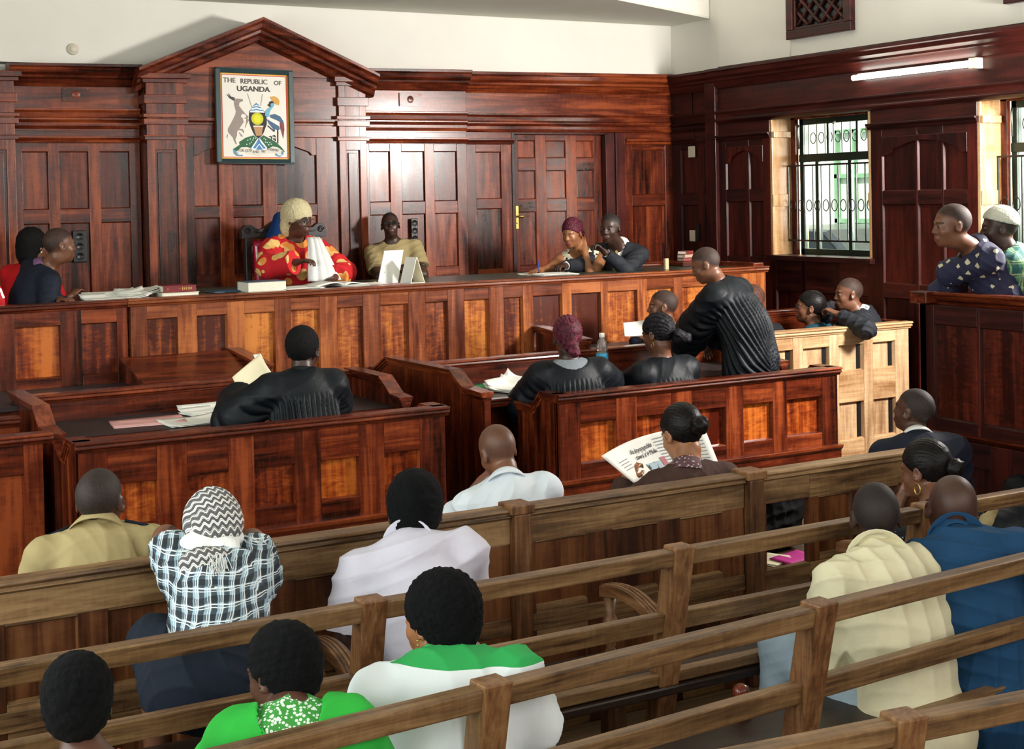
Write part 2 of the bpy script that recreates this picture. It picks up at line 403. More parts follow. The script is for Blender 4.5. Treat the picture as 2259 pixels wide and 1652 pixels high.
def person(label, hip, neck, head, face=0, hyaw=0, hpitch=0, hroll=0, syaw=None, hs=1.0, s=1.0, tone='dark', hair='crop', hmat=None,
           handL=None, handR=None, poleL=None, poleR=None, clothes=(), standing=False, legs=True, wide=1.0, curl=.6, h=.0068, knee=None,
           eyes=False, group=None, hands=True, seed=1, bulk=1.0, footz=None, feet=0.0, knees=None, shw=.172, brows=True):
    """hip, neck, head, hands: points in the room. face/syaw/hyaw: degrees, 0 looks towards the bench wall (+Y), positive turns left"""
    hip=np.array(hip,float); root=empty('person',tuple(hip),0,label,'person',group)
    L=lambda p: np.array(p,float)-hip
    N=L(neck); C=L(head); HR=headR(hyaw,hpitch,hroll)
    sy=face if syaw is None else syaw
    rt0=rotz(math.radians(face))@V(1,0,0); rt1=rotz(math.radians(sy))@V(1,0,0)
    up=nrm(N); fw0=rotz(math.radians(face))@V(0,1,0); fw1=rotz(math.radians(sy))@V(0,1,0)
    Ln=np.linalg.norm(N)
    bow=-fw1*.035*s
    def sp(t): return N*t+bow*4*t*(1-t)
    def fr(t):
        r=nrm(rt0*(1-t)+rt1*t); u=nrm(sp(min(1,t+.05))-sp(t-.05)); r=nrm(r-u*(r@u)); f=np.cross(u,r)
        return np.stack([r,f,u],1)
    def torso(i=0.,k=.05):
        W=wide*s
        o=[]
        q=[(.0,.168,.125,.13),(.27,.148,.112,.14),(.55,.158,.118,.15),(.78,.165,.108,.12),(.92,.135,.082,.075)]
        for t,a,b,c in q:
            R=fr(t); o.append(el(sp(t)-R[:,1]*0,((a*W+i),(b*W*bulk+i),(c*s*Ln/.55+i)),R,k))
        return o
    R9=fr(.9); rS=R9[:,0]
    sh={}; elb={}; hd={}
    for side,tg,pole in ((-1,handL,poleL),(1,handR,poleR)):
        S=sp(.9)+rS*side*shw*s*wide-R9[:,2]*.005
        if tg is None: T=S+rS*side*.05+fw1*.3*s-V(0,0,.42)*s; 
        else: T=L(tg)
        a,b=.285*s,.255*s; d=T-S; dl=np.linalg.norm(d)
        if dl>(a+b)*.985: 
            T=S+d/dl*(a+b)*.985; d=T-S; dl=np.linalg.norm(d)
        if dl<.12: d=d+fw1*.1; T=S+d; dl=np.linalg.norm(d)
        x=(a*a-b*b+dl*dl)/(2*dl); y=math.sqrt(max(a*a-x*x,1e-6)); dn=d/dl
        pl=np.array(pole if pole is not None else (rS*side*.6-V(0,0,1)-fw1*.3),float); pl=nrm(pl-dn*(pl@dn))
        sh[side]=S; elb[side]=S+dn*x+pl*y; hd[side]=T
    def upper(i=0.,k=.03,frac=1.,side=0,fl=0.):
        o=[]
        for q in ((-1,1) if side==0 else (side,)):
            a=sh[q]; b=elb[q]; e=a+(b-a)*frac; n=nrm(b-a)
            o.append(rc(a,e+(n*.03 if frac<1 else 0),.056*s+i,(.056-.012*frac)*s+i+fl*frac,k,cut=[(e,n)] if frac<1 else None))
        return o
    def fore(i=0.,k=.02,frac=1.,fl=0.):
        o=[]
        for q in (-1,1):
            a=elb[q]; b=hd[q]; n=nrm(b-a); e=a+(b-a)*frac
            o.append(rc(a,e+(n*.03 if frac<1 else 0),.044*s+i,(.044-.016*frac)*s+i+fl,k,cut=[(e,n)] if frac<1 else None))
        return o
    HS=hs; H=lambda x,y,z: C+HR@(V(x,y,z)*HS)
    def he(c,r,k=.012,op='add',**kw): return el(H(*c),np.array(r)*HS,HR,k,op,**kw)
    neckb=H(0,-.02,-.075)
    # legs
    if knees is None:
        if standing:
            zf=(footz if footz is not None else 0)-hip[2]
            kn=[rt0*q*.095*s+fw0*.02+V(0,0,zf*.5) for q in (-1,1)]; an=[rt0*q*.10*s+V(0,0,zf+.08)+fw0*feet*q for q in (-1,1)]
        else:
            zf=(footz if footz is not None else 0)-hip[2]
            sp_=.12 if knee is None else knee
            kn=[rt0*q*sp_*s+fw0*.40*s+V(0,0,.02) for q in (-1,1)]; an=[rt0*q*sp_*s+fw0*(.40*s+feet)+V(0,0,zf+.08) for q in (-1,1)]
    else: kn=[L(knees[0]),L(knees[2])]; an=[L(knees[1]),L(knees[3])]
    hj=[rt0*q*.092*s-V(0,0,.02) for q in (-1,1)]
    def legp(i=0.,frac=1.,k=.03,fl=0.):
        o=[]
        for j in (0,1):
            o.append(rc(hj[j],kn[j],.088*s+i,.058*s+i+fl,k)); n=nrm(an[j]-kn[j]); e=kn[j]+(an[j]-kn[j])*frac
            o.append(rc(kn[j],e+n*.02,.056*s+i+fl,.038*s+i+fl,k,cut=[(e,n)] if i>0 else None))
        return o
    pr=torso()+upper()+fore()
    tz=[]
    for q in (-1,1): pr.append(rc(sp(.97)+(neckb-N)*.25,sh[q]-rS*q*.03,.045*s,.042*s,.04))
    pr.append(rc(N,neckb,.056*s,.054*s*HS,.03))
    if legs:
        pr+=legp()
        for j in (0,1): pr.append(rc(an[j]-V(0,0,.03),an[j]+fw0*.15*s-V(0,0,.05),.035*s,.03*s,.02))
    # head
    pr+=[he((0,-.012,.028),(.0755,.098,.09),.02),he((0,.03,-.04),(.056,.062,.078),.03),he((0,.068,-.093),(.022,.02,.018),.02),
         he((0,.079,.02),(.046,.014,.013),.014),he((.036,.058,-.03),(.022,.024,.024),.02),he((-.036,.058,-.03),(.022,.024,.024),.02),
         he((.031,.097,.001),(.017,.016,.0115),.012,'sub'),he((-.031,.097,.001),(.017,.016,.0115),.012,'sub'),
         he((.031,.080,.0),(.0125,.0105,.0085),.006),he((-.031,.080,.0),(.0125,.0105,.0085),.006),
         rc(H(0,.087,.008),H(0,.1015,-.029),.008*HS,.0125*HS,.01),he((.0145,.092,-.033),(.0095,.01,.008),.006),he((-.0145,.092,-.033),(.0095,.01,.008),.006),
         he((0,.084,-.065),(.027,.016,.02),.012),he((0,.0925,-.0585),(.022,.0090,.0065),.004),he((0,.0905,-.0725),(.018,.0090,.007),.004)]
    for q in (-1,1):
        pr.append(el(H(.0785*q,-.008,-.008),np.array((.0085,.021,.032))*HS,HR@headR(-22*q,8,0),.006))
        pr.append(el(H(.0865*q,-.002,-.006),np.array((.006,.011,.018))*HS,HR@headR(-22*q,8,0),.004,'sub'))
    # hands
    if hands:
        for q,pole in ((-1,poleL),(1,poleR)):
            w=hd[q]; d=nrm(w-elb[q]); sd=rS*q
            n=nrm(np.cross(d, nrm(np.cross(d, V(0,0,-1)) if abs(d[2])<.8 else rS)));  # back-of-hand normal-ish
            n=n if n[2]>0 or abs(d[2])>.8 else -n
            lat=nrm(np.cross(d,n)); 
            thumb=-1 if (lat@rS)*q>0 else 1
            pc=w+d*.055*s; k_=.008
            pr.append(rc(w,w+d*.03,.027*s,.03*s,.02,flat=(n,.62)))
            pr.append(rc(pc-d*.015*s,pc+d*.02*s,.038*s,.04*s,.015,flat=(n,.34)))
            base=w+d*.095*s
            for fi,(off,ln) in enumerate(((-.030,.066),(-.010,.078),(.010,.074),(.029,.058))):
                off*= -thumb; p=base+lat*off*s; dd=d.copy(); r0=.0088*s
                seg=ln*s/2.3
                for sg in range(3):
                    ang=curl*(.55+.5*sg)*(1+.08*fi); cc,ss=math.cos(ang if sg else ang*.6),math.sin(ang if sg else ang*.6)
                    dd=nrm(d*math.cos(curl*(.5+.8*sg))-n*math.sin(curl*(.5+.8*sg))); e=p+dd*seg*(1-.16*sg)
                    pr.append(rc(p,e,r0,r0*.9,.0035)); p=e; r0*=.92
            tp=w+d*.03*s+lat*thumb*.03*s; te=tp+nrm(d*.75+lat*thumb*.6-n*.3)*.04*s; t2=te+nrm(d*.9-lat*thumb*.05-n*.45*curl)*.03*s
            pr+= [rc(tp,te,.013*s,.0105*s,.008),rc(te,t2,.0105*s,.009*s,.003)]
    P,F=Vol(pr,h).mesh(1)
    sm,lm=skin(tone)
    # lips and brows by face centre in head coordinates
    fc=P[F].mean(1); hc=((fc-C)@HR)/HS
    mi=np.zeros(len(F),int)
    lipm=(np.abs(hc[:,0])<.024)&(hc[:,1]>.084)&(hc[:,2]<-.052)&(hc[:,2]>-.081); mi[lipm]=1
    mats=[sm,lm,M['crop']]
    if brows: 
        br=(np.abs(np.abs(hc[:,0])-.033)<.019)&(hc[:,1]>.06)&(hc[:,2]>.018)&(hc[:,2]<.0265)&(np.abs(hc[:,2]-.0225+np.abs(np.abs(hc[:,0])-.03)*.2)<.0024); mi[br]=2
    body=mesh_obj('body',P,F,mats,root,mi)
    hv=((P-C)@HR)/HS; ln_=hv[:,2]-(-.062+(hv[:,1]+.09)*.80+.02*np.clip((np.abs(hv[:,0])-.045)/.03,0,1)*(hv[:,1]>0))
    near=np.linalg.norm(hv,axis=1)<.16
    hf=np.clip(ln_/.026+.5,0,1)*near*(.88 if hair=='crop' else .35 if hair is None else 0.)*((np.abs(hv[:,0])<.077)|(hv[:,2]>.03))
    at_=body.data.attributes.new('hair','FLOAT','POINT'); at_.data.foreach_set('value',hf.astype(np.float32))
    if eyes:
        for q in (-1,1):
            mb=MB(); c=H(.031*q,.0785,.001); n=14; vs=[];r=.0112*HS
            prof=[(math.sin(a)*r,math.cos(a)*r) for a in [PI*i/12 for i in range(13)]]
            mb.lathe([(max(1e-5,a),b) for a,b in prof][::-1],14)
            # iris cap faces forward
            e=mb.build('eye',[M['eye'],M['iris']],root); e.location=tuple(c)
            Rm=HR@headR(0,0,0); e.rotation_euler=(Matrix(Rm.tolist())@Matrix.Rotation(-PI/2,3,'X')).to_euler()
            for p in e.data.polygons:
                if p.center.z>r*.70: p.material_index=1
    # hair
    hm=M[hmat] if hmat else None
    def hobj(pl,mat,name='hair',hh=None,fz=0,fq=120,sm_=1,streak=None):
        P,F=Vol(pl,hh or h).mesh(sm_)
        if fz: P=P+normals(P,F)*(snoise(P,seed,fq)*fz)[:,None]
        if streak:
            q=((P-C)@HR)/HS; th=np.arctan2(q[:,0]*1.0,q[:,2]+.03); P=P+normals(P,F)*(np.sin(th*streak[0]+2.2*snoise(P,seed,9))*streak[1])[:,None]
        return mesh_obj(name,P,F,mat,root)
    def hplane(cz=-.05,sl=.8,y0=-.09):  # keep above the hairline: z > cz+(y-y0)*sl
        n=HR@nrm(V(0,sl,-1)); return (H(0,y0,cz),n)
    if hair=='crop': pass
    elif hair=='cap':
        hobj([he((0,-.013,.03),(.0785,.1015,.0935),0,cut=[hplane(-.058,.72)])]+[],hm or M['crop'])
    elif hair=='short':
        hobj([he((0,-.02,.034),(.086,.106,.1),0,cut=[hplane(-.075,.72)])],hm or M['hair'],fz=.002,fq=300)
    elif hair=='afro':
        hobj([he((0,-.03,.04),(.104,.118,.112),0,cut=[hplane(-.12,.95)]),he((0,-.055,-.02),(.082,.075,.085),.03,cut=[hplane(-.13,1.1,-.12)])],hm or M['afro'],fz=.0035,fq=260)
    elif hair=='smallafro':
        hobj([he((0,-.026,.036),(.092,.112,.104),0,cut=[hplane(-.1,.85)]),he((0,-.05,-.02),(.072,.066,.075),.03,cut=[hplane(-.105,1.0,-.11)])],hm or M['afro'],fz=.003,fq=260)
    elif hair=='bun':
        pl=[he((0,-.018,.031),(.083,.106,.099),0,cut=[hplane(-.085,.82)])]
        hobj(pl,hm or M['slick'],fz=.0008,fq=160,streak=(60,.0013))
        hobj([he((0,-.135,.0),(.04,.036,.04),0),he((.012,-.15,.012),(.022,.02,.02),.006),he((-.014,-.15,-.01),(.022,.02,.02),.006)],hm or M['slick'],'hair_bun',fz=.004,fq=190)
    elif hair=='sidebun':
        pl=[he((0,-.02,.031),(.085,.108,.099),0,cut=[hplane(-.09,.8)])]
        hobj(pl,hm or M['braid'],fz=.0022,fq=260,streak=(30,.0034))
        hobj([he((.03,-.14,-.05),(.05,.045,.04),0),he((.07,-.16,-.065),(.034,.03,.03),.01),he((.0,-.15,-.03),(.03,.03,.03),.01)],hm or M['braid'],'hair_bun',fz=.006,fq=170)
    elif hair=='updo':
        pl=[he((0,-.018,.031),(.083,.107,.098),0,cut=[hplane(-.08,.8)])]
        hobj(pl,hm or M['slick'],fz=.0008,fq=160,streak=(60,.0013))
        hobj([he((0,-.13,-.035),(.062,.052,.08),0),he((.01,-.165,.01),(.03,.02,.03),.006),he((-.02,-.165,-.05),(.03,.02,.03),.006),he((.02,-.16,.045),(.02,.03,.02),.004)],M['braid'],'hair_bun',fz=.006,fq=150)
    elif hair=='pony':
        hobj([he((0,-.02,.033),(.086,.108,.101),0,cut=[hplane(-.085,.8)]),he((0,-.07,-.03),(.05,.05,.06),.02)],hm,fz=.001,fq=140,streak=(44,.0022))
        hobj([he((.0,-.135,-.045),(.04,.034,.034),0),he((.01,-.15,-.085),(.034,.026,.034),.01)],hm,'ponytail',fz=.005,fq=150)
    elif hair=='bob':
        hobj([he((0,-.02,.03),(.094,.115,.108),0,cut=[hplane(-.16,1.1)]),he((0,-.06,-.05),(.09,.07,.11),.03,cut=[hplane(-.2,1.6,-.1)])],hm or M['slick'],fz=.003,fq=110)
    # clothes
    def sleeves(kind,i,w,k):
        if kind=='long': return upper(i,k,1.,fl=w)+fore(i+w*.6,.02,.93,fl=w*.8)
        if kind=='short': return upper(i+.004,k,.72,fl=.012+w)
        return []
    cn=0
    for g in clothes:
        cn+=1; nm=g['name']; i=g.get('i',.013); mt=g['mat']; w=g.get('w',.0); kind=g['kind']; sd_=seed*13+cn*5; hh=g.get('h',h*1.15)
        if kind=='top':
            pl=torso(i,.05)+sleeves(g.get('sleeve','short'),i,w,.035)
            for q in (-1,1): pl.append(rc(sp(.95)+(neckb-N)*.15,sh[q]-rS*q*.02,.043*s+i,.046*s+i,.04))
            if g.get('puff'):   # full gathered sleeves of a gown
                for q in (-1,1): pl.append(rc(sh[q],elb[q],.07+i,.085+i,.03)); pl.append(rc(elb[q],elb[q]+(hd[q]-elb[q])*.62,.085+i,.10+i,.03,cut=[(elb[q]+(hd[q]-elb[q])*.62,nrm(hd[q]-elb[q]))]))
            if g.get('skirt'):
                zb=g['skirt']-hip[2]; pl.append(rc(V(0,0,.1)+sp(.2),V(0,0,zb)+fw0*.03,.15+i,g.get('sr',.3),.08,cut=[(V(0,0,zb),V(0,0,-1.))],flat=(fw0,.75)))
            if g.get('drop'):   # hem that hangs below the seat line at the back
                pl.append(el(V(0,0,-.02)-fw0*.03,(.185*s*wide+i,.15*s+i,.15*s),fr(0),.05))
            ax=nrm(neckb-N); nb=sp(.985)+nrm(fw1)*g.get('nf',.012)
            pl.append(rc(nb-ax*g.get('nd',.0),nb+ax*.2,g.get('nr',.062)*s,g.get('nr',.062)*s+.03,.008,'sub'))
            if g.get('vneck'):
                f=fw1; pl.append(rc(sp(1.0)+f*.07,sp(.55)+f*(.165*bulk),.062,.02,.006,'sub'))
            if g.get('cutz') is not None: pl[0]['cut']=[(V(0,0,g['cutz']),V(0,0,-1.))]
            P,F=Vol(pl,hh).mesh(1); Nn=normals(P,F)
            P=folds(P,Nn,sd_,g.get('amp',.008),g.get('fq',20),axis=g.get('ax'))
            if g.get('pleat'):
                rel=P-sp(.8); az=np.arctan2(rel@R9[:,1],rel@R9[:,0]); hgt=rel@R9[:,2]
                mk=np.clip((-hgt+.0)/.06,0,1)*np.clip((hgt+1.2)/.1,0,1)
                P=P+normals(P,F)*(mk*(np.abs(np.sin(az*g['pleat']+1.5*snoise(P,sd_,3)))-.5)*.02)[:,None]
            mi=None; mats=mt
            if g.get('mi'): mats,mi=g['mi'](P,F,dict(sp=sp,fr=fr,N=N,fw=fw1,rS=rS,up=up,sh=sh,elb=elb))
            mesh_obj(nm,P,F,mats,root,mi)
        elif kind=='trousers':
            pl=[el(sp(0),(.17*s*wide+i,.13*s*wide+i,.14*s),fr(0),.05)]+legp(i,.95,.04,w)
            P,F=Vol(pl,hh).mesh(1); P=folds(P,normals(P,F),sd_,.008,24); mesh_obj(nm,P,F,mt,root)
        elif kind=='skirt':
            pl=[el(sp(0),(.175*s*wide+i,.14*s*wide+i,.15*s),fr(0),.05)]+[rc(hj[j],kn[j],.1*s+i,.085*s+i,.09) for j in (0,1)]
            P,F=Vol(pl,hh).mesh(1); P=folds(P,normals(P,F),sd_,.008,18); mesh_obj(nm,P,F,mt,root)
        elif kind=='collar':
            # a folded collar: lofted strip round the neck
            c0=sp(.985)+nrm(fw1)*g.get('nf',.008); ax=nrm(neckb-N); r_=nrm(rS-ax*(rS@ax)); f_=np.cross(ax,r_)
            r0=g.get('r',.066)*s; gp=g.get('gap',.5); hgt=g.get('ht',.04); fl=g.get('fall',.035)
            prof=[(0,-.01),(.0,hgt*.5),(-.002,hgt),(.004,hgt+.003),(.009,hgt-.002),(.014+.2*fl,hgt-fl*.5),(.020+.5*fl,hgt-fl-.01),(.017+.5*fl,hgt-fl-.014),(.008,hgt-.012),(.004,-.012)]
            mb=MB(); n=28; vs=[]; 
            for a in range(n+1):
                th=PI/2+gp/2+(2*PI-gp)*a/n
                dx=math.cos(th); dy=math.sin(th)
                back=.5-.5*dy
                for (pr_,pz) in prof:
                    rr=r0+pr_; vs.append(tuple(c0+r_*dx*rr*1.0+f_*dy*rr*1.05+ax*(pz+.012*back-.018*(1-back))))
            K=len(prof); fs=[(a*K+b,a*K+(b+1)%K,(a+1)*K+(b+1)%K,(a+1)*K+b) for a in range(n) for b in range(K)]
            fs.append(tuple(range(K))[::-1]); fs.append(tuple(range(n*K,n*K+K)))
            mb.add(vs,fs,0,True); mb.build(nm,mt,root)
    info=dict(root=root,H=H,HR=HR,C=C,hip=hip,sp=sp,fr=fr,sh=sh,elb=elb,hd=hd,fw=fw1,rS=rS,N=N,h=h,hobj=hobj,he=he,hplane=hplane,s=s)
    return info
def specs(I, mat='black', lens=None):
    """spectacles on the face: two rims, bridge and temples"""
    mb=MB(); H=I['H']
    for q in (-1,1):
        mb.tube([tuple(H(.033*q+.021*math.cos(a),.099,.0+.016*math.sin(a))) for a in [2*PI*i/16 for i in range(16)]],.0016,6,closed=True)
        mb.tube([tuple(H(.054*q,.097,.004)),tuple(H(.078*q,.05,.006)),tuple(H(.082*q,-.005,.006))],.0016,6)
    mb.tube([tuple(H(-.012,.099,.003)),tuple(H(0,.103,.006)),tuple(H(.012,.099,.003))],.0016,6)
    o=mb.build('spectacles',M[mat],I['root'])
    if lens:
        for q in (-1,1):
            m2=MB(); c=[tuple(H(.033*q+.02*math.cos(a),.0985,.0+.015*math.sin(a))) for a in [2*PI*i/16 for i in range(16)]]
            c2=[tuple(H(.033*q+.02*math.cos(a),.0970,.0+.015*math.sin(a))) for a in [2*PI*i/16 for i in range(16)]]
            m2.add(c+c2,[tuple(range(16)),tuple(range(16,32))[::-1]]+[(i,16+i,16+(i+1)%16,(i+1)%16) for i in range(16)]); m2.build('lens',M[lens],o)
def strip_collar(*a): pass
# ---------------------------------------------------------------- the room
YB=11.5; XR=8.34
def st(o): return tag(o, kind='structure')
mb=MB(); mb.box(-4,12.5,-1.5,13,-.12,0)
def floor_mat():
    t=NT('worn_floor_boards'); v=t.coord((1,1,1))
    br=t.node('ShaderNodeTexBrick'); br.inputs['Scale'].default_value=1; br.inputs['Brick Width'].default_value=2.4; br.inputs['Row Height'].default_value=.13
    br.inputs['Mortar Size'].default_value=.004; br.inputs['Color1'].default_value=lin((96,74,54)); br.inputs['Color2'].default_value=lin((124,98,72)); br.inputs['Mortar'].default_value=lin((30,22,16))
    t.link(v,br.inputs['Vector']); mp=t.coord((2,30,2)); n=t.noise(mp,1,4)
    c=t.mix(.45,br.outputs['Color'],t.ramp(n,[(.3,(70,52,38)),(.7,(140,112,84))]),'MIX')
    return t.set(Base_Color=c,Roughness=.5)
st(mb.build('floor', floor_mat()))
# back wall of plaster, with its panelling below
mb=MB(); mb.box(-4,XR+.4,YB+.24,YB+.4,0,3.34); mb.box(-4,XR+.4,YB+.02,YB+.4,3.34,6); st(mb.build('wall_back',M['plaster']))
# dais the judge sits on
mb=MB(); mb.box(-4,XR,9.62,YB,0,.72); st(mb.build('trim_1',M['mah_x']))
# panelling profile helpers
def panel_run(mb, u0,u1, cols, z0,zt, rows, rec=.022, stile=.075, mats=(0,1,2), top=None, lock=None):
    """frame-and-panel work in the local frame: face at v=0, panels sunk by rec. cols: list of (ua,ub); rows: list of (za,zb)"""
    us=[u0]+[q for c in cols for q in c]+[u1]
    fr,pa,ra=mats
    # stiles
    for i in range(0,len(us),2): mb.box(us[i],us[i+1],0,.04,z0,zt,fr)
    zs=[z0]+[q for r in rows for q in r]+[zt]
    for (ua,ub) in cols:
        for i in range(0,len(zs),2): mb.box(ua,ub,.001,.04,zs[i],zs[i+1],ra)
        for (za,zb) in rows:
            mb.box(ua,ub,rec,rec+.012,za,zb,pa)
            # small bead round each panel
            b=.008
            mb.prism([(ua,rec),(ua,.003),(ua+b,rec)],'z',za,zb,fr); mb.prism([(ub-b,rec),(ub,.003),(ub,rec)],'z',za,zb,fr)
            mb.prism([(rec,zb),(.003,zb),(rec,zb-b)],'x',ua,ub,ra); mb.prism([(rec,za+b),(.003,za),(rec,za)],'x',ua,ub,ra)
def mould(mb, prof, u0,u1, mat, v0=0):
    """running moulding: prof is (projection, z) from top to bottom; projection is towards the viewer (-v)"""
    poly=[(v0,prof[0][1])]+[(v0-p,z) for p,z in prof]+[(v0,prof[-1][1])]
    mb.prism(poly,'x',u0,u1,mat)
CORNICE=[(.15,3.345),(.15,3.32),(.135,3.31),(.125,3.275),(.09,3.255),(.085,3.235),(.06,3.225),(.04,3.19),(.025,3.165)]
ARCH=[(.05,2.985),(.05,2.97),(.035,2.95),(.03,2.915),(.045,2.905),(.045,2.89),(.02,2.87),(.018,2.84),(.03,2.83),(.02,2.815)]
NECK=[(.045,2.755),(.045,2.74),(.025,2.725),(.02,2.705)]
def settle(p):   # the old cornice dips a little towards the window side
    x,y,z=p
    k=max(0,min(1,(z-2.75)/.6)); return (x,y,z+(.045-.085*(XR-x)/6.34)*k*(1 if z<3.6 else 1))
def wallsec(name,Y,x0,x1,cols,rows,door=None):
    T=Matrix.Translation((0,Y,0)); mb=MB(T)
    panel_run(mb,x0,x1,cols,.72,2.705,rows,mats=(0,0,1))
    mb.box(x0,x1,-.004,.05,2.70,2.86,1); mb.box(x0,x1,-.006,.05,2.80,3.35,1)
    mould(mb,CORNICE,x0,x1,1); mould(mb,ARCH,x0,x1,1); mould(mb,NECK,x0,x1,1)
    mb.box(x0,x1,.03,.16,.72,3.3,0)
    return mb
root=empty('wall_panelling',(0,0,0)); tag(root,kind='structure'); root.name='trim_2'
b1=wallsec('l',11.35,2.01,3.02,[(2.108,2.302),(2.385,2.612),(2.70,2.935)],[(1.40,2.075),(2.185,2.635)])
b1.build('panelling_left',[M['mah_z'],M['mah_x']],root,.003,settle)
b3=wallsec('r',11.35,4.93,5.98,[(5.02,5.218),(5.33,5.555),(5.65,5.88)],[(1.60,2.08),(2.19,2.635)])
b3.build('panelling_right',[M['mah_z'],M['mah_x']],root,.003,settle)
# wall behind: door section
T=Matrix.Translation((0,YB,0)); mb=MB(T)
panel_run(mb,5.98,6.56,[(6.155,6.42)],.72,2.705,[(1.55,2.11),(2.2,2.635)],mats=(0,0,1))
panel_run(mb,7.80,8.40,[(7.89,8.29)],.72,2.705,[(1.4,2.10),(2.21,2.655)],mats=(0,0,1))
mb.box(5.98,8.4,-.006,.05,2.86,3.36,1); mb.box(5.98,6.56,-.004,.05,2.70,2.87,1); mb.box(7.80,8.4,-.004,.05,2.70,2.87,1)
mould(mb,CORNICE,5.98,8.4,1); mould(mb,[(p,z) for p,z in ARCH],5.98,8.4,1); mould(mb,NECK,5.98,6.55,1); mould(mb,NECK,7.81,8.4,1)
mb.build('panelling_by_door',[M['mah_z'],M['mah_x']],root,.003,settle)
# centre bay under the pediment
T=Matrix.Translation((0,11.28,0)); mb=MB(T)
panel_run(mb,3.33,4.70,[(3.44,3.645),(3.76,4.02),(4.14,4.50)],.72,2.75,[(1.62,2.09),(2.185,2.74)],mats=(0,0,1))
# arched heads that close the outer panels
for (ua,ub,flip) in ((3.44,3.66,1),(4.14,4.50,0)):
    pts=[]; w=ub-ua
    prof=[(0,2.60),(.04,2.60),(.06,2.625),(.10,2.64),(.16,2.66),(.24,2.69),(.36,2.715),(w,2.72)] 
    prof=[(min(a,w),b) for a,b in prof]
    if flip: poly=[(ua+a,b) for a,b in prof]+[(ub,2.75),(ua,2.75)]
    else: poly=[(ub-a,b) for a,b in prof]+[(ua,2.75),(ub,2.75)]
    mb.prism(poly,'y',.0,.02,0)
mb.box(3.33,4.70,-.002,.05,2.75,3.26,1); mb.prism([(3.02,3.25),(4.96,3.25),(3.99,3.66)],'y',-.002,.05,1)
mould(mb,[(.03,2.905),(.03,2.88),(.015,2.87),(.015,2.85)],3.33,4.70,1)
def tri(p): return p
o=mb
mb.build('panelling_centre',[M['mah_z'],M['mah_x']],root,.003)
# pilasters
def pilaster(x0,x1,Yf,depth,name):
    T=Matrix.Translation((0,Yf,0)); mb=MB(T)
    w=x1-x0
    mb.box(x0,x1,.02,depth,.72,3.28,0)
    mb.box(x0,x0+.065,0,.03,.72,3.2,0); mb.box(x1-.065,x1,0,.03,.72,3.2,0); mb.box(x0+.06,x1-.06,0,.03,2.64,3.2,0); mb.box(x0+.06,x1-.06,0,.03,.72,1.2,0)
    mb.box(x0+.085,x1-.085,.008,.03,1.22,2.62,0)
    for z,p,hh in ((3.225,.05,.045),(3.19,.03,.035),(3.02,.018,.075),(2.905,.03,.03),(2.845,.025,.05),(2.72,.02,.03),(2.745,.03,.012)):
        mb.box(x0-p,x1+p,-p,depth,z,z+hh,1)
    mb.build(name,[M['mah_z'],M['mah_x']],root,.004,settle)
pilaster(3.03,3.335,11.17,.34,'pilaster'); pilaster(4.70,4.955,11.25,.26,'pilaster')
pilaster(1.66,2.03,11.17,.34,'pilaster')
mb=MB(); mb.box(-3,1.7,11.35,11.5,.72,3.3); mb.build('panelling_far_left',M['mah_z'],root)
# raking cornice of the pediment
def rake(xa,za,xb,zb,name):
    mb=MB(); prof=[(.18,.04),(.18,.015),(.15,-.005),(.14,-.04),(.10,-.055),(.095,-.08),(.06,-.10),(.05,-.135),(.02,-.15)]
    poly=[(11.5,.04)]+[(11.26-p,z) for p,z in prof]+[(11.5,-.15)]
    n=len(poly); vs=[(xa,y,za+z) for y,z in poly]+[(xb,y,zb+z) for y,z in poly]
    fs=[tuple(range(n)),tuple(range(n,2*n))[::-1]]+[(i,n+i,n+(i+1)%n,(i+1)%n) for i in range(n)]
    mb.add(vs,fs,0); mb.build(name,M['mah_x'],root,.002)
rake(2.96,3.245,3.99,3.685,'raking_cornice'); rake(3.99,3.685,5.02,3.245,'raking_cornice')
mb=MB()
mb.build('x',M['mah_x']) if False else None
# speaker plates
for (x,y,z,Y) in ((2.525,0,3.10,11.34),(5.42,0,3.09,11.34)):
    mb=MB(); mb.box(x-.105,x+.105,Y-.008,Y+.004,z-.06,z+.058,0)
    for dx in (-.09,.09):
        for dz in (-.045,.045): mb.lathe([(.004,-.002),(.004,.002)],8,1,(x+dx,Y-.009,z+dz))
    mb.tube([(x,Y-.0085,z),(x,Y-.011,z)],.008,10,2); mb.tube([(x,Y-.0082,z),(x,Y-.0095,z)],.032,18,0)
    o=mb.build('cover_plate',[M['mah_x'],M['brass'],M['black']],None,.002,settle)
    tag(o,'square wooden cover plate with corner screws on the frieze '+('left of the pediment' if x<4 else 'right of the pediment'),'cover plate','frieze cover plates')
# wall rosette
mb=MB(Matrix.Translation((2.55,11.52,3.455))@Matrix.Rotation(PI/2,4,'X')); mb.lathe([(.001,.03),(.022,.03),(.026,.024),(.03,.02),(.038,.018),(.045,.01),(.047,0)][::-1],20)
tag(mb.build('ceiling_rose_hook',plain('cream_fitting',(214,204,184),.5)),'small round cream fitting on the plaster wall above the left cornice','wall fitting').name='wall_fitting'
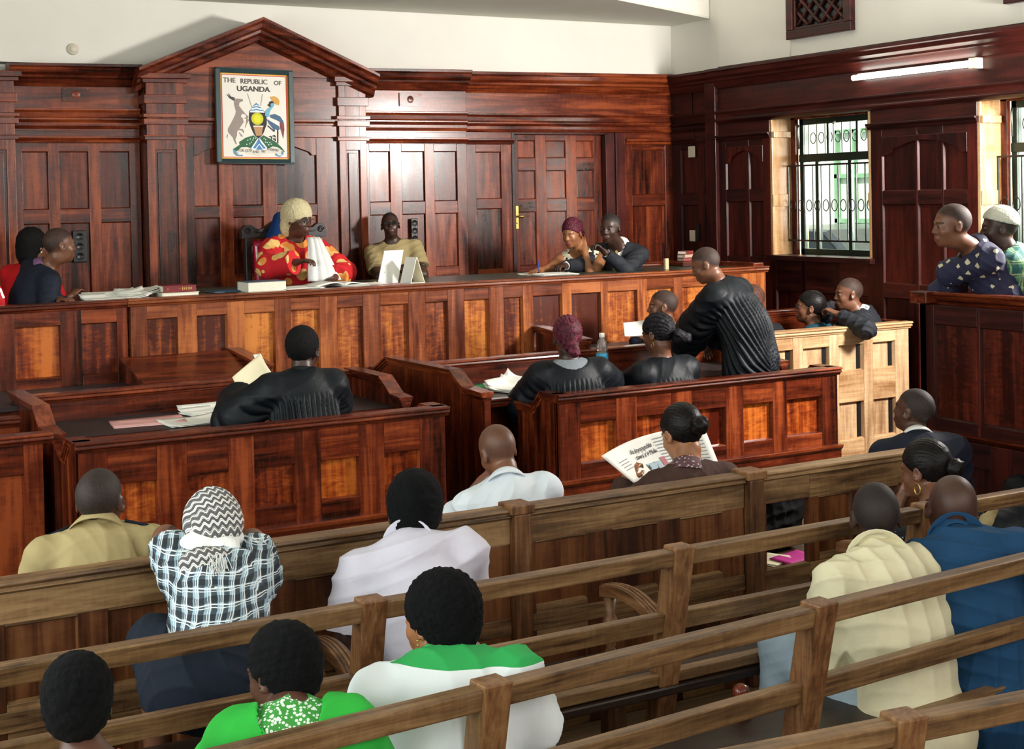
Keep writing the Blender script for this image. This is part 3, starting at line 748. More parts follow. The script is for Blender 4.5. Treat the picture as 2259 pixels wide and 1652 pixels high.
# door
T=Matrix.Translation((0,YB+.10,0)); mb=MB(T)
panel_run(mb,6.56,7.60,[(6.66,6.85),(6.97,7.19),(7.31,7.51)],.72,2.80,[(.85,1.45),(1.56,2.07),(2.19,2.46),(2.58,2.745)],rec=.018,mats=(0,0,1))
dr=mb.build('door_1',[M['mah_z'],M['mah_x']],None,.003); st(dr)
mb=MB(); mb.box(6.605,6.648,YB+.085,YB+.10,1.91,2.13,0); h_=mb.build('handle_plate',M['brass'],dr,.003)
mb=MB(); mb.tube([(6.626,YB+.085,2.03),(6.626,YB+.05,2.03),(6.64,YB+.042,2.03),(6.73,YB+.042,2.028)],.0075,10); mb.build('door_handle',M['brass'],h_)
mb=MB(); mb.tube([(6.626,YB+.084,1.965),(6.626,YB+.082,1.965)],.006,10); mb.build('keyhole',M['black'],h_)
mb=MB(); # door lining
mb.box(6.53,6.565,YB-.01,YB+.12,.72,2.87,0); mb.box(7.60,7.80,YB+.02,YB+.10,.72,2.86,0); mb.box(7.70,7.8,YB-.008,YB+.04,.72,2.86,0); mb.box(6.56,7.62,YB+.0,YB+.12,2.80,2.86,0)
o=mb.build('door_frame',M['dk_z'],None,.004); st(o); o.name='trim_3'
# hollow behind the door opening of the wall
# sockets
def socket(name,loc,T,label,mat='black',w=.045,hh=.14,n=3,group=None):
    mb=MB(T); mb.box(-w,w,-.02,0,-hh,hh,0); o=mb.build(name,M[mat],None,.006); tag(o,label,'socket',group)
    for i in range(n):
        z=hh*.62*(i-(n-1)/2)*1.0; m2=MB(T@Matrix.Translation((0,-.02,z))@Matrix.Rotation(PI/2,4,'X')); m2.lathe([(.028,0),(.030,.004),(.027,.005),(.024,.001)],16); m2.build('outlet',M['black'],o)
socket('socket_panel',None,Matrix.Translation((2.525,11.35,1.89)),'black triple power socket panel on the wall behind the seated man in navy','black',.052,.125,3)
socket('socket_panel',None,Matrix.Translation((5.435,11.35,1.93)),'dark triple power socket panel on the wall behind the seated officer','black',.034,.11,3)
# ---------------- right wall with windows
W1=(8.685,9.96,1.645,2.93); W2=(6.25,7.56,1.645,2.93); W3=(3.9,5.1,1.645,2.93)
TR=frame((XR,0,0),(0,-1,0))      # u runs towards the camera (-Y), v goes into the wall (+X)
def U(y): return -y
TH=.42
mb=MB()
def wbox(y0,y1,z0,z1,m=0,x0=XR+.03,x1=XR+TH): mb.box(x0,x1,y0,y1,z0,z1,m)
ys=[-1.2,W3[0],W3[1],W2[0],W2[1],W1[0],W1[1],YB+.3]
for a,b in ((ys[0],ys[1]),(ys[2],ys[3]),(ys[4],ys[5]),(ys[6],10.72)): wbox(a,b,0,6)
mb.box(8.52,8.8,10.72,11.8,0,6)
for Wn in (W1,W2,W3): wbox(Wn[0],Wn[1],0,Wn[2]-.03); wbox(Wn[0],Wn[1],Wn[3]+.03,6)
st(mb.build('wall_right',M['plaster']))
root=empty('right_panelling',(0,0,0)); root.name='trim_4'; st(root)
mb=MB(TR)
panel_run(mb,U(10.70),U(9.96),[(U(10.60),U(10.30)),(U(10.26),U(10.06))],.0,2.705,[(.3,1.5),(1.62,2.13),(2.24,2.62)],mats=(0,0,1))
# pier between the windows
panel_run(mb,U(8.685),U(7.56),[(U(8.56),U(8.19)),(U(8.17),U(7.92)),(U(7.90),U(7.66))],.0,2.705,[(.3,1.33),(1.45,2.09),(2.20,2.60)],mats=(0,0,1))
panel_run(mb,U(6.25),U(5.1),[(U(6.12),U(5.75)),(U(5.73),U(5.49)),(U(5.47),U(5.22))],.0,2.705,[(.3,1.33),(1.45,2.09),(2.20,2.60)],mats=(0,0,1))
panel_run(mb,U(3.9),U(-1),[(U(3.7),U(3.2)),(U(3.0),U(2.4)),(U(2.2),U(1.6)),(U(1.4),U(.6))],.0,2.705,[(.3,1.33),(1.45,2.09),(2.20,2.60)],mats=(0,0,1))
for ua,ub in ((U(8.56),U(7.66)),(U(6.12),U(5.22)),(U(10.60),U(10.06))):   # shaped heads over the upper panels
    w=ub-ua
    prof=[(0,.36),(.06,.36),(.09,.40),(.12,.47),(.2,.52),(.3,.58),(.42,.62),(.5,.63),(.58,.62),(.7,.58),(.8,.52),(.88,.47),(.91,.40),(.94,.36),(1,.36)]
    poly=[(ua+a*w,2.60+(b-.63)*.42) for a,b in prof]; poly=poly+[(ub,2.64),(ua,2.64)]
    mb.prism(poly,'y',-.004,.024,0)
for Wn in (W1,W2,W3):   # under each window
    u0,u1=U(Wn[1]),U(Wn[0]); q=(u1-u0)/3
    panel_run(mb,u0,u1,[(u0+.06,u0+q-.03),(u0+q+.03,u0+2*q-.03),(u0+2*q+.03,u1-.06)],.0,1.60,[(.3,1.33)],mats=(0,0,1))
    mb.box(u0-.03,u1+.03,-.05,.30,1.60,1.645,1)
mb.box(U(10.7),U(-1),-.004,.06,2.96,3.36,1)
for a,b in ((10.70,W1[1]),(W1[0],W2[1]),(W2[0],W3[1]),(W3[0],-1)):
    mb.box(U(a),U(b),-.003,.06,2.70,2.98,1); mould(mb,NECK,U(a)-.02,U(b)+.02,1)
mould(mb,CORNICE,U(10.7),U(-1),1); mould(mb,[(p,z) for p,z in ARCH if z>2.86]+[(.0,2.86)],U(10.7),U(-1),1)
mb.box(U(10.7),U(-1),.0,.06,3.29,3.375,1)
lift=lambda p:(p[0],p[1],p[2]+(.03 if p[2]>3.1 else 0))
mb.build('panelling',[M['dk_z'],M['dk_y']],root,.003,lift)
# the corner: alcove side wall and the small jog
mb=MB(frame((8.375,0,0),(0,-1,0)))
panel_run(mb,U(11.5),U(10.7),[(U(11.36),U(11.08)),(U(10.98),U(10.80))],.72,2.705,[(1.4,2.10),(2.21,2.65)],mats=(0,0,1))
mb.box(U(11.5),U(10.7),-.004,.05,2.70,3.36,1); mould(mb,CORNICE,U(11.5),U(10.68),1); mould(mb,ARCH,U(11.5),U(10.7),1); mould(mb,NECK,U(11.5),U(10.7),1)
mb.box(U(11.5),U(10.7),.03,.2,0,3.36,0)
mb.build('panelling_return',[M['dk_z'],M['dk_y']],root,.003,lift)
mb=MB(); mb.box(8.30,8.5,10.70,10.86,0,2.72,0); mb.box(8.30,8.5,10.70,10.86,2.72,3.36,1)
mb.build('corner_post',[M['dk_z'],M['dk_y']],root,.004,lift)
# plaster above the alcove: side wall, beam, soffit
mb=MB(); mb.box(8.40,8.8,10.86,11.6,3.30,6,0); AP=[(8.8,11.6),(8.8,10.88),(8.39,10.87),(6.96,10.19),(5.5,9.5),(-4,9.5),(-4,11.6)]; mb.prism(AP,'z',3.90,6,0); mb.box(8.39,8.8,10.70,10.88,3.3,6,0); st(mb.build('wall_alcove',M['plaster']))
mb=MB(); mb.prism([(8.39,11.5),(8.39,10.875),(6.96,10.195),(5.5,9.505),(-4,9.505),(-4,11.5)],'z',3.885,3.9,0); st(mb.build('ceiling_alcove',M['soffit']))
mb=MB(); mb.box(-4,12.5,-1.5,10.87,5.6,5.75); st(mb.build('ceiling',M['soffit']))
# shafts of the windows: linings, green steel sashes, bars, glass
M['lining']=wood('daylit_window_lining',(150,96,50),(196,152,104),(222,196,154),'z',rough=.35,coat=.3,vary=.3)  # pale tone has the daylight on the jambs painted in
M['green']=plain('dark_green_paint',(22,44,32),.35)
M['glass']=None
t=NT('window_glass'); 
t.b.inputs['Transmission Weight'].default_value=1; t.b.inputs['Roughness'].default_value=.0; t.b.inputs['IOR'].default_value=1.0; t.b.inputs['Base Color'].default_value=(.92,.98,.95,1); M['glass']=t.m
def window(n,Wn):
    y0,y1,z0,z1=Wn; root=empty('window_%d'%n,(XR,y0,z0)); st(root); root.matrix_world=Matrix.Identity(4)
    mb=MB()
    mb.box(XR-.0,XR+TH,y1-.03,y1,z0,z1,0); mb.box(XR,XR+TH,y0,y0+.03,z0,z1,0); mb.box(XR,XR+TH,y0,y1,z1,z1+.04,1)
    for yy,sg in ((y1-.03,-1),(y0+.03,1)):   # moulded capital continues into the shaft
        mb.box(XR,XR+.20,yy,yy+sg*.03,2.70,2.755,0); mb.box(XR,XR+.19,yy,yy+sg*.02,2.87,2.90,0); mb.box(XR,XR+.19,yy,yy+sg*.01,2.19,2.08,0)
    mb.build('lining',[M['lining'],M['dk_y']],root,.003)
    xf=XR+.27
    mb=MB()
    mb.box(xf-.05,xf-.01,y1-.09,y1-.03,z0,z1,0); mb.box(xf-.05,xf-.01,y0+.03,y0+.09,z0,z1,0); mb.box(xf-.05,xf-.01,y0,y1,z1-.07,z1,0)
    mb.build('inner_frame',M['mah_z'],root,.003)
    mb=MB(); a,b=y0+.09,y1-.09
    zt=z0+.83
    mb.box(xf,xf+.05,a,a+.05,z0,z1-.05); mb.box(xf,xf+.05,b-.05,b,z0,z1-.05); mb.box(xf,xf+.05,a,b,z1-.12,z1-.05); mb.box(xf,xf+.05,a,b,z0,z0+.05)
    mb.box(xf-.01,xf+.05,a,b,zt,zt+.07); 
    for i in (1,2): yy=a+(b-a)*i/3; mb.box(xf+.005,xf+.035,yy-.012,yy+.012,zt,z1-.1)
    mb.box(xf+.005,xf+.04,a+(b-a)*.42-.02,a+(b-a)*.42+.02,z0,zt); mb.box(xf+.005,xf+.04,a+(b-a)*.8-.02,a+(b-a)*.8+.02,z0,zt)
    mb.build('sash',M['green'],root,.003)
    mb=MB(); mb.box(xf+.018,xf+.022,a+.05,b-.05,z0+.05,z1-.12); mb.build('glass_pane',M['glass'],root)
    mb=MB(); xg=xf-.09
    N=11
    for i in range(N+1):
        yy=y0+.04+(y1-y0-.08)*i/N; mb.box(xg-.005,xg+.005,yy-.005,yy+.005,z0+.13,z0+.80)
        if i<N:
            yc=yy+(y1-y0-.08)/N/2
            mb.tube([(xg,yc+.036*math.cos(2*PI*k/14),z0+.44+.05*math.sin(2*PI*k/14)) for k in range(14)],.0045,6,closed=True)
    mb.box(xg-.006,xg+.006,y0+.03,y1-.03,z0+.79,z0+.805); mb.box(xg-.006,xg+.006,y0+.03,y1-.03,z0+.12,z0+.135)
    xo=xf+.16
    for i in range(N+1):
        yy=y0+.04+(y1-y0-.08)*i/N; mb.box(xo-.005,xo+.005,yy-.005,yy+.005,zt,z1)
        if i<N:
            yc=yy+(y1-y0-.08)/N/2; mb.tube([(xo,yc+.036*math.cos(2*PI*k/14),zt+.22+.05*math.sin(2*PI*k/14)) for k in range(14)],.0045,6,closed=True)
    mb.build('burglar_bars',M['black'],root)
    mb=MB(); mb.tube([(xf-.02,(a+b)/2+.05,z1-.10),(xf-.05,(a+b)/2+.05,z1-.13)],.012,8); mb.tube([(xf-.05,y1-.14,zt+.12),(xf-.09,y1-.17,zt+.30),(xf-.05,y1-.14,zt+.33)],.008,8); mb.build('window_catch',M['steel'],root)
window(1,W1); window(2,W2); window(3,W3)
# outside: pale building, and a parked car and shrubs seen through the panes
ext=plain('sunlit_facade',(226,230,214),.8,noise=.08,nscale=.8)
mb=MB(); mb.box(14.5,15,-4,24,-1,7); 
o=mb.build('exterior_wall',ext); st(o)
mb=MB(); mb.box(8.9,14.5,-4,24,.1,.3); st(mb.build('exterior_ground',plain('pale_paving',(206,198,176),.9)))
def outbuild():
    r=empty('outside_window',(14.5,14.2,1.0),0,'green framed window on the pale building across the yard','window'); r.name='yard_window'; r.location=(0,0,0)
    mb=MB(); 
    for i in range(4): mb.box(14.38,14.5,14.6+i*.36,14.66+i*.36,1.2,3.1)
    for z in (1.2,1.75,2.4,3.05): mb.box(14.38,14.5,14.6,15.74,z,z+.06)
    mb.build('frame',plain('green_frame_paint',(120,160,124),.5),r)
    mb=MB(); mb.box(14.46,14.5,14.62,15.7,1.2,3.1); mb.build('panes',plain('dull_pane',(200,214,200),.3),r)
outbuild()
# car outside
def car():
    r=empty('car',(12.4,13.6,.3),PI/2,'grey car parked in the yard outside the barred window','car')
    prof=[(-2.0,.35),(-2.05,.75),(-1.9,.95),(-1.3,1.02),(-.75,1.45),(.5,1.48),(1.1,1.05),(1.85,.95),(2.05,.7),(2.0,.35)]
    mb=MB(); n=len(prof)
    for (sx,sc_) in ((0,1),): 
        ring=[]
        for t_,wf in ((-.8,.97),(-.82,1),(.82,1),(.8,.97)): pass
        vs=[(a,-.82,b) for a,b in prof]+[(a,.82,b) for a,b in prof]
        fs=[tuple(range(n)),tuple(range(n,2*n))[::-1]]+[(i,n+i,n+(i+1)%n,(i+1)%n) for i in range(n)]
        mb.add(vs,fs,0,False)
    mb.build('car_body',plain('grey_car_paint',(92,96,98),.3,metal=.4),r,.08)
    mb=MB(); mb.prism([(-1.18,1.04),(-.7,1.42),(.46,1.44),(.98,1.06)],'y',-.84,.84); mb.build('side_glass',plain('dark_car_glass',(30,36,38),.1),r)
    for x in (-1.3,1.3):
        for y in (-.75,.75):
            m2=MB(Matrix.Translation((x,y,.33))@Matrix.Rotation(PI/2,4,'X')); m2.lathe([(.2,-.09),(.33,-.1),(.34,0),(.33,.1),(.2,.09)],20); m2.build('wheel',M['black'],r)
car()
# carved air vents high on the right wall
def vent(yc,zb,label):
    r=empty('air_vent',(XR,yc,zb),0,label,'vent','carved wall vents'); T=frame((XR+.03,yc,zb),(0,-1,0))
    r.location=(0,0,0)
    mb=MB(T); w=.405; hh=.62
    for (a,b,c,d) in ((-w,w,0,.075),(-w,w,hh-.075,hh),(-w,-w+.08,.075,hh-.075),(w-.08,w,.075,hh-.075)): mb.box(a,b,-.06,0,c,d)
    mb.box(-w+.08,w-.08,-.045,0,.075,.10); mb.box(-w+.08,w-.08,-.045,0,hh-.1,hh-.075); mb.box(-w+.08,-w+.105,-.045,0,.1,hh-.1); mb.box(w-.105,w-.08,-.045,0,.1,hh-.1)
    mb.build('vent_frame',M['dk_y'],r,.006)
    # pierced lattice: a board with quatrefoil openings built as crossing shaped bars
    mb=MB(T); 
    nx,nz=4,3; W=2*w-.2; Hh=hh-.2
    for i in range(-5,8):
        for sg in (1,-1):
            x0=-w+.1+i*W/nx; pts=[]
            for k in range(0,13):
                t_=k/12; x=x0+sg*t_*Hh*1.05+ (0 if sg>0 else 0); z=.1+t_*Hh
                if sg<0: x=-w+.1+(i+.0)*W/nx - t_*Hh*1.05 + W*.0
                if -w+.1<=x<=w-.1: pts.append((x,-.015,z))
            if len(pts)>1: mb.tube(pts,.019,6)
    mb.build('lattice',M['dk_z'],r)
    mb=MB(T); mb.box(-w+.08,w-.08,-.004,0,.08,hh-.08); mb.build('dark_backing',M['black'],r)
vent(9.28,3.55,'carved dark wood air vent high on the plaster wall above the barred window')
vent(6.87,3.555,'corner of a carved vent at the top edge nearest the dock side')
# thin cord under the vent
mb=MB(); mb.tube([(XR+.02,9.685,3.56),(XR+.02,9.687,3.46),(XR+.015,9.68,3.45),(XR+.02,9.69,3.44),(XR+.02,9.686,3.385)],.004,6)
tag(mb.build('hanging_cord',M['cream_pl']),'thin pale cord hanging from the vent corner down to the cornice','cord')
# fluorescent tube
r=empty('tube_light',(0,0,0),0,'lit fluorescent tube light fixed to the frieze above the window pier','light')
ya,yb=8.80,7.52; za=3.12
mb=MB(); mb.box(XR-.045,XR-.005,yb+.02,ya-.02,za+.005,za+.055); mb.box(XR-.085,XR-.005,yb-.03,yb+.04,za-.015,za+.065); mb.build('batten',M['cream_pl'],r,.004)
t=NT('lit_tube'); t.b.inputs['Emission Color'].default_value=(1,1,.9,1); t.b.inputs['Emission Strength'].default_value=14; M['tube']=t.m
mb=MB(); mb.tube([(XR-.075,yb,za+.02),(XR-.075,ya,za+.02)],.022,14); mb.build('tube',M['tube'],r)
# light switches in the corner
for z,lab,zz in ((2.62,'cream square junction box high in the dark corner by the door',1),(1.80,'cream light switch low in the dark corner by the door',0)):
    T=frame((8.375-.001,11.16,z),(0,-1,0)); mb=MB(T); mb.box(-.05,.05,-.018,0,-.055,.055); o=mb.build('light_switch',M['cream_pl'],None,.006); tag(o,lab,'switch')
    if zz: o.name='junction_box'
    if zz:
        m2=MB(T); m2.tube([(.03,-.01,.055),(.045,-.012,.13),(.02,-.008,.2),(.01,-.01,.75)],.006,6); m2.build('cable',M['black'],o)
    else:
        m2=MB(T); m2.box(.06,.11,-.03,0,-.06,.12); m2.build('black_box',M['black'],o,.004)
# other walls of the hall, with the openings that let the daylight in
mb=MB(); 
for a,b in ((-1.5,.4),(1.8,3.0),(4.4,5.6),(7.0,12)): mb.box(-2.3,-2,a,b,0,6)
for a,b in ((.4,1.8),(3.0,4.4),(5.6,7.0)): mb.box(-2.3,-2,a,b,0,1.5); mb.box(-2.3,-2,a,b,3.4,6)
st(mb.build('wall_left',M['plaster']))
mb=MB()
for a,b in ((-2.3,0),(1.6,3.0),(4.6,6.0),(7.6,12)): mb.box(a,b,-1.8,-1.5,0,6)
for a,b in ((0,1.6),(3.0,4.6),(6.0,7.6)): mb.box(a,b,-1.8,-1.5,0,1.9); mb.box(a,b,-1.8,-1.5,4.3,6)
st(mb.build('wall_front',M['plaster']))
# ---------------------------------------------------------------- court furniture
CAP=[(.028,.0),(.034,-.008),(.034,-.014),(.022,-.018),(.026,-.03),(.026,-.036),(.012,-.042),(.008,-.055)]
def cap_x(mb,x0,x1,yf,yb,zt,mat):
    """moulded capping along X, stepped on the near side"""
    poly=[(yf-p,zt+z) for p,z in CAP]+[(yb+.01,zt-.055),(yb+.02,zt-.04),(yb+.024,zt-.01),(yb+.02,zt)]
    mb.prism(poly,'x',x0,x1,mat)
def side_board(mb, x, pts, t, zb, mat_b, mat_c):
    """end panel at x (thickness t) whose top follows pts [(y,z)...]; capped with a moulding that steps with it"""
    poly=[(y,z-.05) for y,z in pts]+[(pts[-1][0],zb),(pts[0][0],zb)]
    mb.prism(poly,'x',x,x+t,mat_b)
    for (w,a,b) in ((.026,0,-.018),(.016,-.018,-.034),(.008,-.034,-.055)):
        up=[(y,z+a) for y,z in pts]; lo=[(y,z+b) for y,z in pts[::-1]]
        n=len(pts)
        for i in range(n-1):
            p=[(pts[i][0],pts[i][1]+a),(pts[i+1][0],pts[i+1][1]+a),(pts[i+1][0],pts[i+1][1]+b),(pts[i][0],pts[i][1]+b)]
            mb.prism(p,'x',x-w,x+t+w,mat_c)
def panel_front(name,parent,Y,x0,x1,cols,rows,z0,zt,mats,cap=True,depth=.05,rec=.034,base=0,bevel=.003,capy=None):
    mb=MB(Matrix.Translation((0,Y,0)))
    panel_run(mb,x0,x1,cols,z0,zt-.05,rows,rec=rec,mats=(0,1,2))
    mb.box(x0,x1,.045,.06,z0,zt-.05,0)
    if base: 
        mb.box(x0-.012,x1+.012,-.02,.03,z0,base,2); mould(mb,[(.045,base+.03),(.04,base+.01),(.02,base-.01)],x0-.012,x1+.012,2)
    o=mb.build(name,mats,parent,bevel)
    if cap:
        m2=MB(); cap_x(m2,x0-.02,x1+.02,Y,Y+.06,zt,0); m2.build('capping',mats[2],parent,.002)
    return o
def cols_even(x0,x1,n,stile,edge):
    w=(x1-x0-2*edge-(n-1)*stile)/n
    return [(x0+edge+i*(w+stile),x0+edge+i*(w+stile)+w) for i in range(n)]
FM=[M['mah_z'],M['pan_z'],M['mah_x']]
# judge's bench
r=empty('judges_bench',(2.45,9.55,0),0,'long high panelled judges bench of glossy red mahogany running in front of the back wall','bench'); r.location=(0,0,0)
cols=[(2.56,2.77),(2.905,3.12),(3.245,3.468),(3.59,3.81),(3.945,4.147),(4.288,4.515),(4.658,4.845),(4.988,5.20),(5.33,5.503),(5.595,5.863),(5.95,6.228),(6.294,6.585),(6.68,6.95),(7.04,7.31),(7.40,7.66)]
panel_front('front_panel',r,9.55,2.45,7.93,cols,[(.95,1.432)],.1,1.575,[M['ben_z'],M['benp_z'],M['ben_x']])
mb=MB(); mb.box(2.45,7.9,9.57,10.58,1.50,1.562,0); mb.build('writing_top',M['leather_top'],r,.004)
mb=MB(); mb.box(7.86,7.93,9.6,10.6,.1,1.56,0); mb.box(7.84,7.95,9.6,10.6,1.54,1.60,1); mb.build('end_panel',[M['mah_z'],M['mah_y']],r,.004)
mb=MB(); cap_x(mb,7.0,7.93,10.55,10.62,1.60,0); mb.box(6.9,7.93,10.56,10.6,.72,1.56,1); mb.build('rear_rail',[M['mah_x'],M['mah_z']],r,.003)
r=empty('witness_bench',(0,0,0),0,'lower left length of the raised panelled bench with the seated man in navy behind it','bench')
panel_front('front_panel',r,9.56,-1.2,2.43,[(-.9,-.6),(-.4,-.1),(.15,.42),(.62,.86),(.98,1.22),(1.36,1.60),(1.70,1.99),(2.125,2.36)],[(1.08,1.424)],.1,1.572,FM)
mb=MB(); mb.box(-1.2,2.43,9.63,9.98,1.40,1.44,0); mb.build('shelf',M['desk_top'],r,.004)
# clerk's tables in front of it
def clerk(name,label,x0,x1,ends):
    r=empty(name,(0,0,0),0,label,'desk')
    mb=MB(); mb.box(x0,x1,8.80,9.535,.985,1.02,0); mb.build('table_top',M['desk_top'],r,.004)
    mb=MB(); mb.box(x0,x1,8.82,8.86,.1,.985,0); mb.build('front_board',M['mah_z'],r,.003)
    for xe in ends:
        mb=MB(); side_board(mb,xe,[(8.82,1.15),(9.0,1.165),(9.44,1.20),(9.53,1.20)],.045,.1,0,1); mb.build('side_wing',[M['mah_z'],M['mah_y']],r,.002)
    return r
clerk('clerks_desk','dark topped clerks desk below the judges bench with a sloping book rest',-1.0,3.14,[3.12])
clerk('clerks_desk','clerks desk below the judges bench where the bald clerk sits with a paper',5.62,7.5,[5.6])
r=empty('book_rest',(0,0,0),0,'sloping mahogany book rest standing on the left clerks desk','lectern')
mb=MB(); mb.hexa([(2.37,8.93,1.022),(3.11,8.93,1.022),(3.11,9.45,1.022),(2.37,9.45,1.022),(2.37,8.93,1.05),(3.11,8.93,1.05),(3.11,9.45,1.16),(2.37,9.45,1.16)],0); mb.build('wedge_body',M['mah_z'],r,.004)
mb=MB(); mb.hexa([(2.35,8.90,1.062),(3.12,8.90,1.062),(3.12,9.47,1.172),(2.35,9.47,1.172),(2.35,8.90,1.085),(3.12,8.90,1.085),(3.12,9.47,1.192),(2.35,9.47,1.192)],0); mb.build('sloping_top',M['mah_x'],r,.004)
# counsel benches and desks
def counsel(idx,bx0,bx1,dx0,dx1,cols,labelb,labeld,Yb=7.34,rows=[(.60,.83)],zt=1.0,base=.40):
    r=empty('counsel_bench',(0,0,0),0,labelb,'bench','counsel benches')
    rr=[(base+.11,rows[0][1])]
    panel_front('back_panel',r,Yb,bx0,bx1,cols,[(rows[0][0]-.1,rows[0][1])],0,zt,FM,base=base)
    pts=[(Yb+.02,zt),(Yb+.20,zt),(Yb+.31,zt-.105),(Yb+.52,zt-.095)]
    for xe in (bx0,bx1-.045):
        mb=MB(); side_board(mb,xe,pts,.045,0,0,1); mb.build('side_panel',[M['mah_z'],M['mah_y']],r,.002)
    mb=MB(); mb.box(bx0+.04,bx1-.04,Yb+.06,Yb+.48,.52,.56,0); mb.build('seat',M['mah_x'],r,.004)
    mb=MB(); mb.box(bx0+.04,bx1-.04,Yb+.42,Yb+.45,.0,.52,0); mb.build('seat_board',M['mah_z'],r,.004)
    r=empty('counsel_desk',(0,0,0),0,labeld,'desk','counsel desks')
    Yr=8.72
    mb=MB(); mb.box(dx0+.04,dx1-.04,Yr,Yr+.045,.05,1.04,0); mb.build('front_board',M['mah_x'],r,.003)
    mb=MB(); cap_x(mb,dx0+.03,dx1-.03,Yr,Yr+.05,1.085,0); mb.build('capping',M['mah_x'],r,.002)
    mb=MB(); mb.box(dx0+.04,dx1-.04,Yr-.72,Yr,.885,.915,0); mb.build('writing_top',M['desk_top'],r,.003)
    mb=MB(); cap_x(mb,dx0+.04,dx1-.04,Yr-.76,Yr-.72,.915,0); mb.build('desk_edge',M['mah_x'],r,.002)
    mb=MB(); mb.box(dx0+.04,dx0+.12,Yr-.72,Yr-.68,0,.87,0); mb.box(dx0+.2,dx1-.04,Yr-.3,Yr-.27,0,.88,0); mb.build('modesty_board',M['mah_z'],r,.003)
    pts=[(7.80,.985),(8.06,.995),(8.23,1.09),(9.0,1.09),(9.2,1.09)]
    pts=pts[:-1] if dx0<2 else [(7.80,.985),(8.06,.995),(8.23,1.09),(9.25,1.085),(9.45,.99),(9.53,.99)]
    for k,xe in enumerate((dx0,dx1-.045)):
        q=pts if k==0 else [(7.92,.985),(8.06,.995),(8.23,1.09),(8.79,1.09)]
        mb=MB(); side_board(mb,xe,q,.045,0,0,1); mb.build('side_panel',[M['mah_z'],M['mah_y']],r,.002)
counsel(1,1.60,3.69,1.57,3.74,[(1.74,2.155),(2.29,2.535),(2.70,2.915),(3.09,3.30),(3.44,3.62)][0:0]+[(1.745,2.0),(2.16,2.385),(2.53,2.765),(2.915,3.145),(3.30,3.525)],
  'panelled mahogany counsel bench with the lone robed lawyer, behind the headscarf woman','counsel desk with pink folder and loose papers in front of the lone robed lawyer',rows=[(.74,.755)] and [(.64,.765)])
counsel(2,4.47,6.71,4.2,6.76,[(4.62,4.885),(5.04,5.31),(5.47,5.745),(5.89,6.14),(6.26,6.57)],
  'panelled mahogany counsel bench behind the three robed lawyers','counsel desk with green folder and water bottle in front of three robed lawyers',rows=[(.66,.81)],base=.44)
# neighbouring box at the left edge
r=empty('counsel_bench',(0,0,0),0,'dark counsel box cut off by the left edge, left of the lone lawyers bench','bench','counsel benches')
mb=MB(Matrix.Translation((0,7.72,0))); panel_run(mb,-1.4,1.50,[(-1.2,-.6),(-.4,.2),(.4,.95),(1.05,1.4)],0,.97,[(.1,.8)],mats=(0,0,1)); mb.box(-1.4,1.5,.05,.08,0,.97,0); mb.build('back_panel',[M['mah_z'],M['mah_x']],r,.003)
mb=MB(); cap_x(mb,-1.4,1.55,7.72,7.78,1.01,0); mb.build('capping',M['mah_x'],r,.002)
mb=MB(); cap_x(mb,-1.4,1.50,8.35,8.40,1.02,0); mb.box(-1.4,1.5,8.36,8.39,.3,.97,0); mb.box(-1.4,1.5,7.8,8.36,.86,.89,0); mb.build('inner_desk',M['mah_x'],r,.002)
# right box in the full glare of the lamp
r=empty('jury_box',(0,0,0),0,'flash-lit pale panelled box under the barred window, suited man leaning over it','box')
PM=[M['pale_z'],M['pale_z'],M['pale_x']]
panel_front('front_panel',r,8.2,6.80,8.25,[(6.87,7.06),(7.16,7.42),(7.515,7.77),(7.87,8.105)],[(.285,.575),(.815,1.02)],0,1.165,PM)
for a in (7.06,7.42,7.77,8.105):
    for z0,z1 in ((.285,.575),(.815,1.02)): mb=MB(); mb.box(a-.05,a,8.2325,8.24,z0,z1); mb.build('open_joint',M['black'],r)
mb=MB(); mb.box(8.20,8.25,8.26,9.3,0,1.12,0); mb.box(8.19,8.27,8.24,9.3,1.12,1.165,1); mb.build('end_panel',[M['mah_z'],M['mah_y']],r,.003)
mb=MB(); mb.box(6.82,8.2,8.32,8.72,.52,.56,0); mb.build('seat',M['mah_x'],r,.003)
mb=MB(); cap_x(mb,6.9,8.2,9.22,9.27,1.22,0); mb.box(6.9,8.2,9.23,9.26,0,1.18,0); mb.box(6.9,8.2,8.98,9.23,1.0,1.03,0); mb.build('inner_desk',M['mah_x'],r,.003)
r=empty('book_stand',(0,0,0),0,'small sloping light wood book stand behind the standing lawyer, near the woman in spectacles','lectern')
a=at(1690,706,y=9.0)
mb=MB(); mb.hexa([(a.x-.28,8.98,1.032),(a.x+.22,8.98,1.032),(a.x+.16,9.2,1.032),(a.x-.28,9.2,1.032),(a.x-.28,8.98,1.06),(a.x+.22,8.98,1.06),(a.x+.10,9.2,1.19),(a.x-.28,9.2,1.19)],0); mb.build('wedge',M['pan_z'],r,.004)
